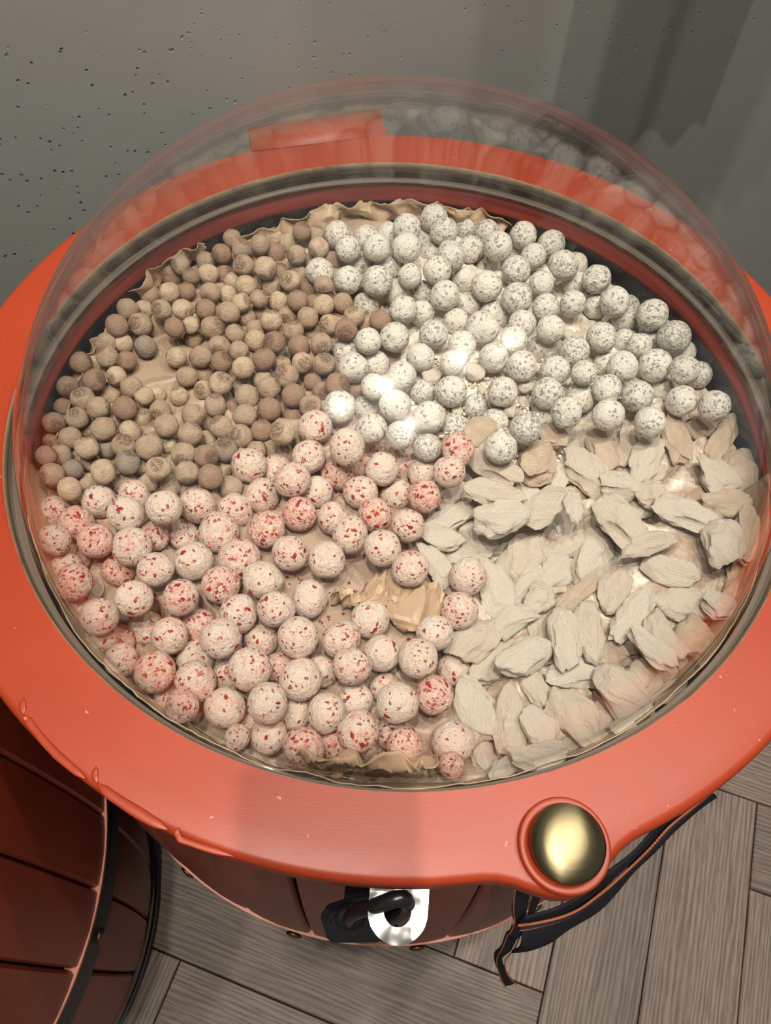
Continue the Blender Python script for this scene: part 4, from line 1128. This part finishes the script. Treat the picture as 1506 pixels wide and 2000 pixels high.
def strip(name, spec, seed, crump=0.004, parent=None, label=None):
    """spec: (x, y_top, z_top, x_mid, y_mid, z_mid, x_low, y_low, z_low) in pixels and lid radii"""
    pts = []
    for q in spec:
        pts.append([W(*unproj(q[0], q[1], q[2])), W(*unproj(q[3], q[4], q[5])), W(*unproj(q[6], q[7], q[8]))])
    o = ribbon(name, pts, M['paper'], parent, crump=crump, seed=seed)
    return o
def pull_in(o, lim=0.836):
    for v in o.data.vertices:
        r = math.hypot(v.co.x, v.co.y) / S
        if r > lim - 0.02:
            k = (lim - min(0.035, 0.07 * abs(noise.noise(v.co * 45)))) / r; v.co.x *= k; v.co.y *= k
f0 = strip('kraft_paper_fold', [(470, 462, -.14, 480, 470, -.16, 505, 482, -.18), (505, 440, -.13, 520, 455, -.155, 540, 470, -.18), (560, 412, -.12, 575, 430, -.15, 585, 455, -.18),
    (610, 402, -.11, 620, 424, -.14, 630, 446, -.18), (645, 382, -.10, 655, 412, -.13, 660, 440, -.18), (700, 380, -.10, 700, 408, -.13, 705, 436, -.18), (745, 380, -.10, 745, 402, -.13, 745, 434, -.18),
    (775, 392, -.11, 778, 406, -.14, 780, 432, -.18), (800, 380, -.10, 805, 400, -.13, 805, 430, -.18), (850, 378, -.10, 850, 398, -.13, 850, 424, -.18), (890, 388, -.10, 890, 404, -.13, 888, 430, -.18), (925, 398, -.11, 925, 414, -.14, 920, 432, -.18)], 3, 0.0055)
tag(f0, 'crumpled brown paper edge standing behind the white balls at the back', 'paper')
f1 = strip('kraft_paper_fold', [(905, 402, -.10, 905, 415, -.13, 905, 436, -.17), (950, 408, -.10, 945, 424, -.13, 942, 445, -.17), (1000, 438, -.12, 990, 444, -.14, 985, 452, -.17)], 8, 0.003)
tag(f1, 'thin brown paper corner at the back right of the white balls', 'paper')
f2 = strip('kraft_paper_fold', [(238, 562, -.10, 246, 566, -.12, 262, 572, -.15), (275, 540, -.09, 284, 548, -.12, 296, 552, -.15), (305, 518, -.09, 312, 526, -.12, 318, 532, -.15), (350, 496, -.09, 352, 508, -.12, 345, 516, -.15),
    (378, 482, -.10, 380, 492, -.12, 384, 500, -.15), (396, 464, -.10, 394, 480, -.13, 392, 492, -.15)], 5, 0.0035)
tag(f2, 'light curled paper flap above the tan balls, upper left', 'paper')
f3 = strip('kraft_paper_fold', [(200, 610, -.12, 206, 612, -.14, 214, 616, -.17), (180, 640, -.12, 187, 642, -.14, 196, 648, -.17), (168, 675, -.12, 174, 678, -.14, 184, 684, -.17), (172, 715, -.12, 176, 718, -.14, 184, 724, -.17),
    (150, 752, -.12, 156, 755, -.14, 166, 760, -.17), (130, 800, -.12, 136, 803, -.14, 146, 808, -.17), (112, 850, -.12, 118, 853, -.14, 130, 856, -.17)], 9, 0.0018)
tag(f3, 'thin upright paper edge running between the leftmost tan balls', 'paper')
f4 = strip('kraft_paper_fold', [(560, 1520, -.045, 565, 1512, -.08, 570, 1505, -.14), (600, 1515, -.040, 605, 1505, -.08, 610, 1500, -.14), (645, 1496, -.030, 645, 1500, -.07, 650, 1496, -.14), (665, 1478, -.030, 668, 1490, -.07, 670, 1490, -.14), (720, 1486, -.030, 720, 1500, -.07, 720, 1496, -.14),
    (780, 1492, -.030, 780, 1504, -.07, 780, 1500, -.14), (815, 1474, -.030, 812, 1496, -.07, 812, 1492, -.14), (846, 1488, -.035, 842, 1504, -.07, 840, 1500, -.14), (852, 1510, -.04, 850, 1516, -.07, 846, 1506, -.14)], 13, 0.004)
for f_ in (f0, f1, f2, f3): pull_in(f_, 0.834)
pull_in(f4, 0.816)
tag(f4, 'brown paper flap pressed against the front of the dome', 'paper')
# the liner's own edge turned up against the front of the barrel mouth
def up_fold(a0, a1, seed, top):
    pts = []
    n_ = int((a1 - a0) / 4)
    for i in range(n_ + 1):
        a = math.radians(a0 + (a1 - a0) * i / n_); t = top + 0.010 * noise.noise(Vector((a * 7, seed, 0)))
        pts.append([Vector((r * S * math.cos(a), r * S * math.sin(a), z * S)) for r, z in ((0.8375, t), (0.832, (t - 0.15) / 2), (0.814, -0.158))])
    o = ribbon('front_fold', pts, M['paper'], liner, sub=4, crump=0.0012, seed=seed)
    for v in o.data.vertices:
        r = math.hypot(v.co.x, v.co.y) / S
        if r > 0.8390: v.co.x *= 0.8390 / r; v.co.y *= 0.8390 / r
up_fold(192, 352, 31, -0.066)
# crumpled ridge in the middle of the pink balls
f5 = strip('kraft_paper_fold', [(640, 1150, -.14, 640, 1166, -.12, 648, 1186, -.15), (690, 1150, -.14, 685, 1172, -.115, 690, 1188, -.15), (735, 1140, -.14, 735, 1174, -.11, 745, 1196, -.15), (780, 1150, -.14, 778, 1180, -.11, 775, 1220, -.15), (820, 1138, -.14, 818, 1166, -.108, 800, 1236, -.15),
    (850, 1142, -.14, 850, 1166, -.115, 838, 1225, -.15), (866, 1160, -.14, 862, 1184, -.12, 856, 1212, -.15)], 21, 0.006)
tag(f5, 'crumpled brown paper ridge in the gap among the pink balls', 'paper')

# ------------------------------------------------------------------ black denim sling with orange stitching, hanging by the knob
def loft(name, A, B, mat, parent, sub=10, thick=0.0016, bulge=0.0, seed=1):
    """A, B: matching lists of world points (upper edge, lower edge)"""
    def smooth(P):
        out = []
        n = len(P)
        for i in range(n - 1):
            p0, p1, p2, p3 = P[max(i - 1, 0)], P[i], P[i + 1], P[min(i + 2, n - 1)]
            for s_ in range(sub):
                t = s_ / sub
                out.append(0.5 * ((2 * p1) + (p2 - p0) * t + (2 * p0 - 5 * p1 + 4 * p2 - p3) * t * t + (3 * p1 - p0 - 3 * p2 + p3) * t ** 3))
        out.append(P[-1]); return out
    a, b = smooth(A), smooth(B); K = 8; vs = []
    for p, q in zip(a, b):
        for k in range(K + 1):
            t = k / K; v = p.lerp(q, t)
            v = v + Vector((1, -1, 0)) * (bulge * math.sin(PI * t)) + Vector((noise.noise(v * 30), noise.noise(v * 30 + Vector((5, 5, 5))), 0)) * 0.0025
            vs.append(v)
    L = K + 1
    fs = [(i * L + j, i * L + j + 1, (i + 1) * L + j + 1, (i + 1) * L + j) for i in range(len(a) - 1) for j in range(K)]
    o = mesh_obj(name, vs, fs, mat, parent)
    md = o.modifiers.new('thick', 'SOLIDIFY'); md.thickness = thick; md.offset = 0
    return o, a, b
def pz(x, y, z): return W(*unproj(x, y, z))
den = empty('denim_sling', pz(1060, 1790, -0.3), label='black denim sling with orange stitching hanging beside the brass knob', cat='fabric bag')
inv = Matrix.Translation(-den.location)
def dn(o):
    o.data.transform(inv); o.parent = den; return o
hemA = [pz(1012, 1806, -.30), pz(1050, 1803, -.30), pz(1100, 1792, -.30), pz(1145, 1772, -.29), pz(1185, 1742, -.28), pz(1220, 1708, -.27), pz(1262, 1662, -.26), pz(1310, 1612, -.25), pz(1350, 1580, -.24), pz(1392, 1548, -.23)]
hemB = [pz(1002, 1862, -.50), pz(1030, 1856, -.50), pz(1065, 1838, -.50), pz(1105, 1808, -.48), pz(1150, 1775, -.46), pz(1190, 1735, -.44), pz(1232, 1688, -.42), pz(1290, 1628, -.40), pz(1340, 1588, -.38), pz(1390, 1550, -.36)]
o, ha, hb = loft('outer_panel', hemA, hemB, M['denim'], None, bulge=0.003); dn(o); outer = o
inA = [pz(1030, 1790, -.20), pz(1085, 1776, -.20), pz(1130, 1750, -.20), pz(1165, 1716, -.20), pz(1195, 1692, -.19), pz(1235, 1662, -.18), pz(1275, 1625, -.17), pz(1320, 1588, -.16), pz(1356, 1566, -.16), pz(1390, 1547, -.15)]
o, _, _ = loft('inner_panel', inA, [p + Vector((-0.001, 0.001, -0.005)) for p in hemA], M['denim'], None); dn(o)
# chain stitching along the hem: links, one object
bm = bmesh.new()
tow = (cam.matrix_world.translation - pz(1200, 1720, -.27)).normalized()
for row in (0, 1):
    Vh = [Vector(v.co) + den.location for v in outer.data.vertices]
    pts = [Vh[i * 9].lerp(Vh[i * 9 + 1], 0.15 + row * 0.75) for i in range(len(Vh) // 9)]
    prev = pts[0]
    for p in pts[1:]:
        seg = p - prev; n_ = max(1, int(seg.length / 0.0042 + 0.5))
        for k in range(n_):
            c = prev.lerp(p, (k + 0.5) / n_) + tow * 0.0014; d = seg.normalized()
            q = d.to_track_quat('X', 'Z')
            mt = Matrix.Translation(c) @ q.to_matrix().to_4x4() @ Matrix.Diagonal((0.0014, 0.0005 if row else 0.0009, 0.0005, 1))
            bmesh.ops.create_icosphere(bm, subdivisions=1, radius=1.0, matrix=mt)
        prev = p
st = bm_obj('chain_stitching', bm, M['thread']); dn(st); st['kind'] = 'stuff'; tag(st, 'orange chain stitching')
lp, la_, lb_ = loft('hanging_loop', [pz(1005, 1735, -.12), pz(1002, 1770, -.20), pz(1004, 1800, -.30), pz(994, 1822, -.38)], [pz(1030, 1728, -.12), pz(1032, 1768, -.20), pz(1030, 1800, -.30), pz(1012, 1826, -.38)], M['denim'], None); dn(lp)
lp2, _, _ = loft('hanging_loop', [pz(1040, 1742, -.14), pz(1038, 1770, -.2), pz(1030, 1796, -.28)], [pz(1056, 1750, -.14), pz(1050, 1774, -.2), pz(1040, 1800, -.28)], M['denim'], None); dn(lp2)
tail, ta, tb = loft('tie_end', [pz(1000, 1800, -.36), pz(982, 1845, -.50), pz(970, 1870, -.62), pz(974, 1898, -.74), pz(986, 1925, -.86)], [pz(1018, 1815, -.36), pz(1004, 1850, -.50), pz(986, 1874, -.62), pz(990, 1900, -.74), pz(1007, 1920, -.86)], M['denim'], None); dn(tail)
for P in (ta, la_):
    dn(tube('seam_thread', [p + Vector((0, -0.001, 0.0016)) for p in P], 0.0005, M['thread'], None, n=6))
dn(tube('seam_thread', [p + Vector((0, -0.001, 0.0016)) for p in tb], 0.0005, M['thread'], None, n=6))

# ------------------------------------------------------------------ lamps on their ceiling track, out of frame
for i, (pos, pw_, size, aim) in enumerate(LAMPS):
    names = ['left end', 'second', 'middle', 'right end', 'rear']
    e = empty('track_lamp', W(*pos), label=f'black track spotlight above the barrel, {names[i]} one', cat='lamp', group='track spotlights')
    d = (W(*aim) - W(*pos)).normalized(); q = d.to_track_quat('-Z', 'Y')
    e.rotation_mode = 'QUATERNION'; e.rotation_quaternion = q
    hs = lathe('housing', [(size * 0.62, 0.004), (size * 0.66, 0.0), (size * 0.66, 0.10), (size * 0.3, 0.11), (0.001, 0.11)], M['lampbody'], e, n=32)
    ld = bpy.data.lights.new('bulb', 'AREA'); ld.shape = 'DISK'; ld.size = size; ld.energy = pw_; ld.color = (1.0, 0.90, 0.78); ld.spread = math.radians(70)
    lo = bpy.data.objects.new('bulb', ld); link(lo, e); lo.location = (0, 0, -0.001)
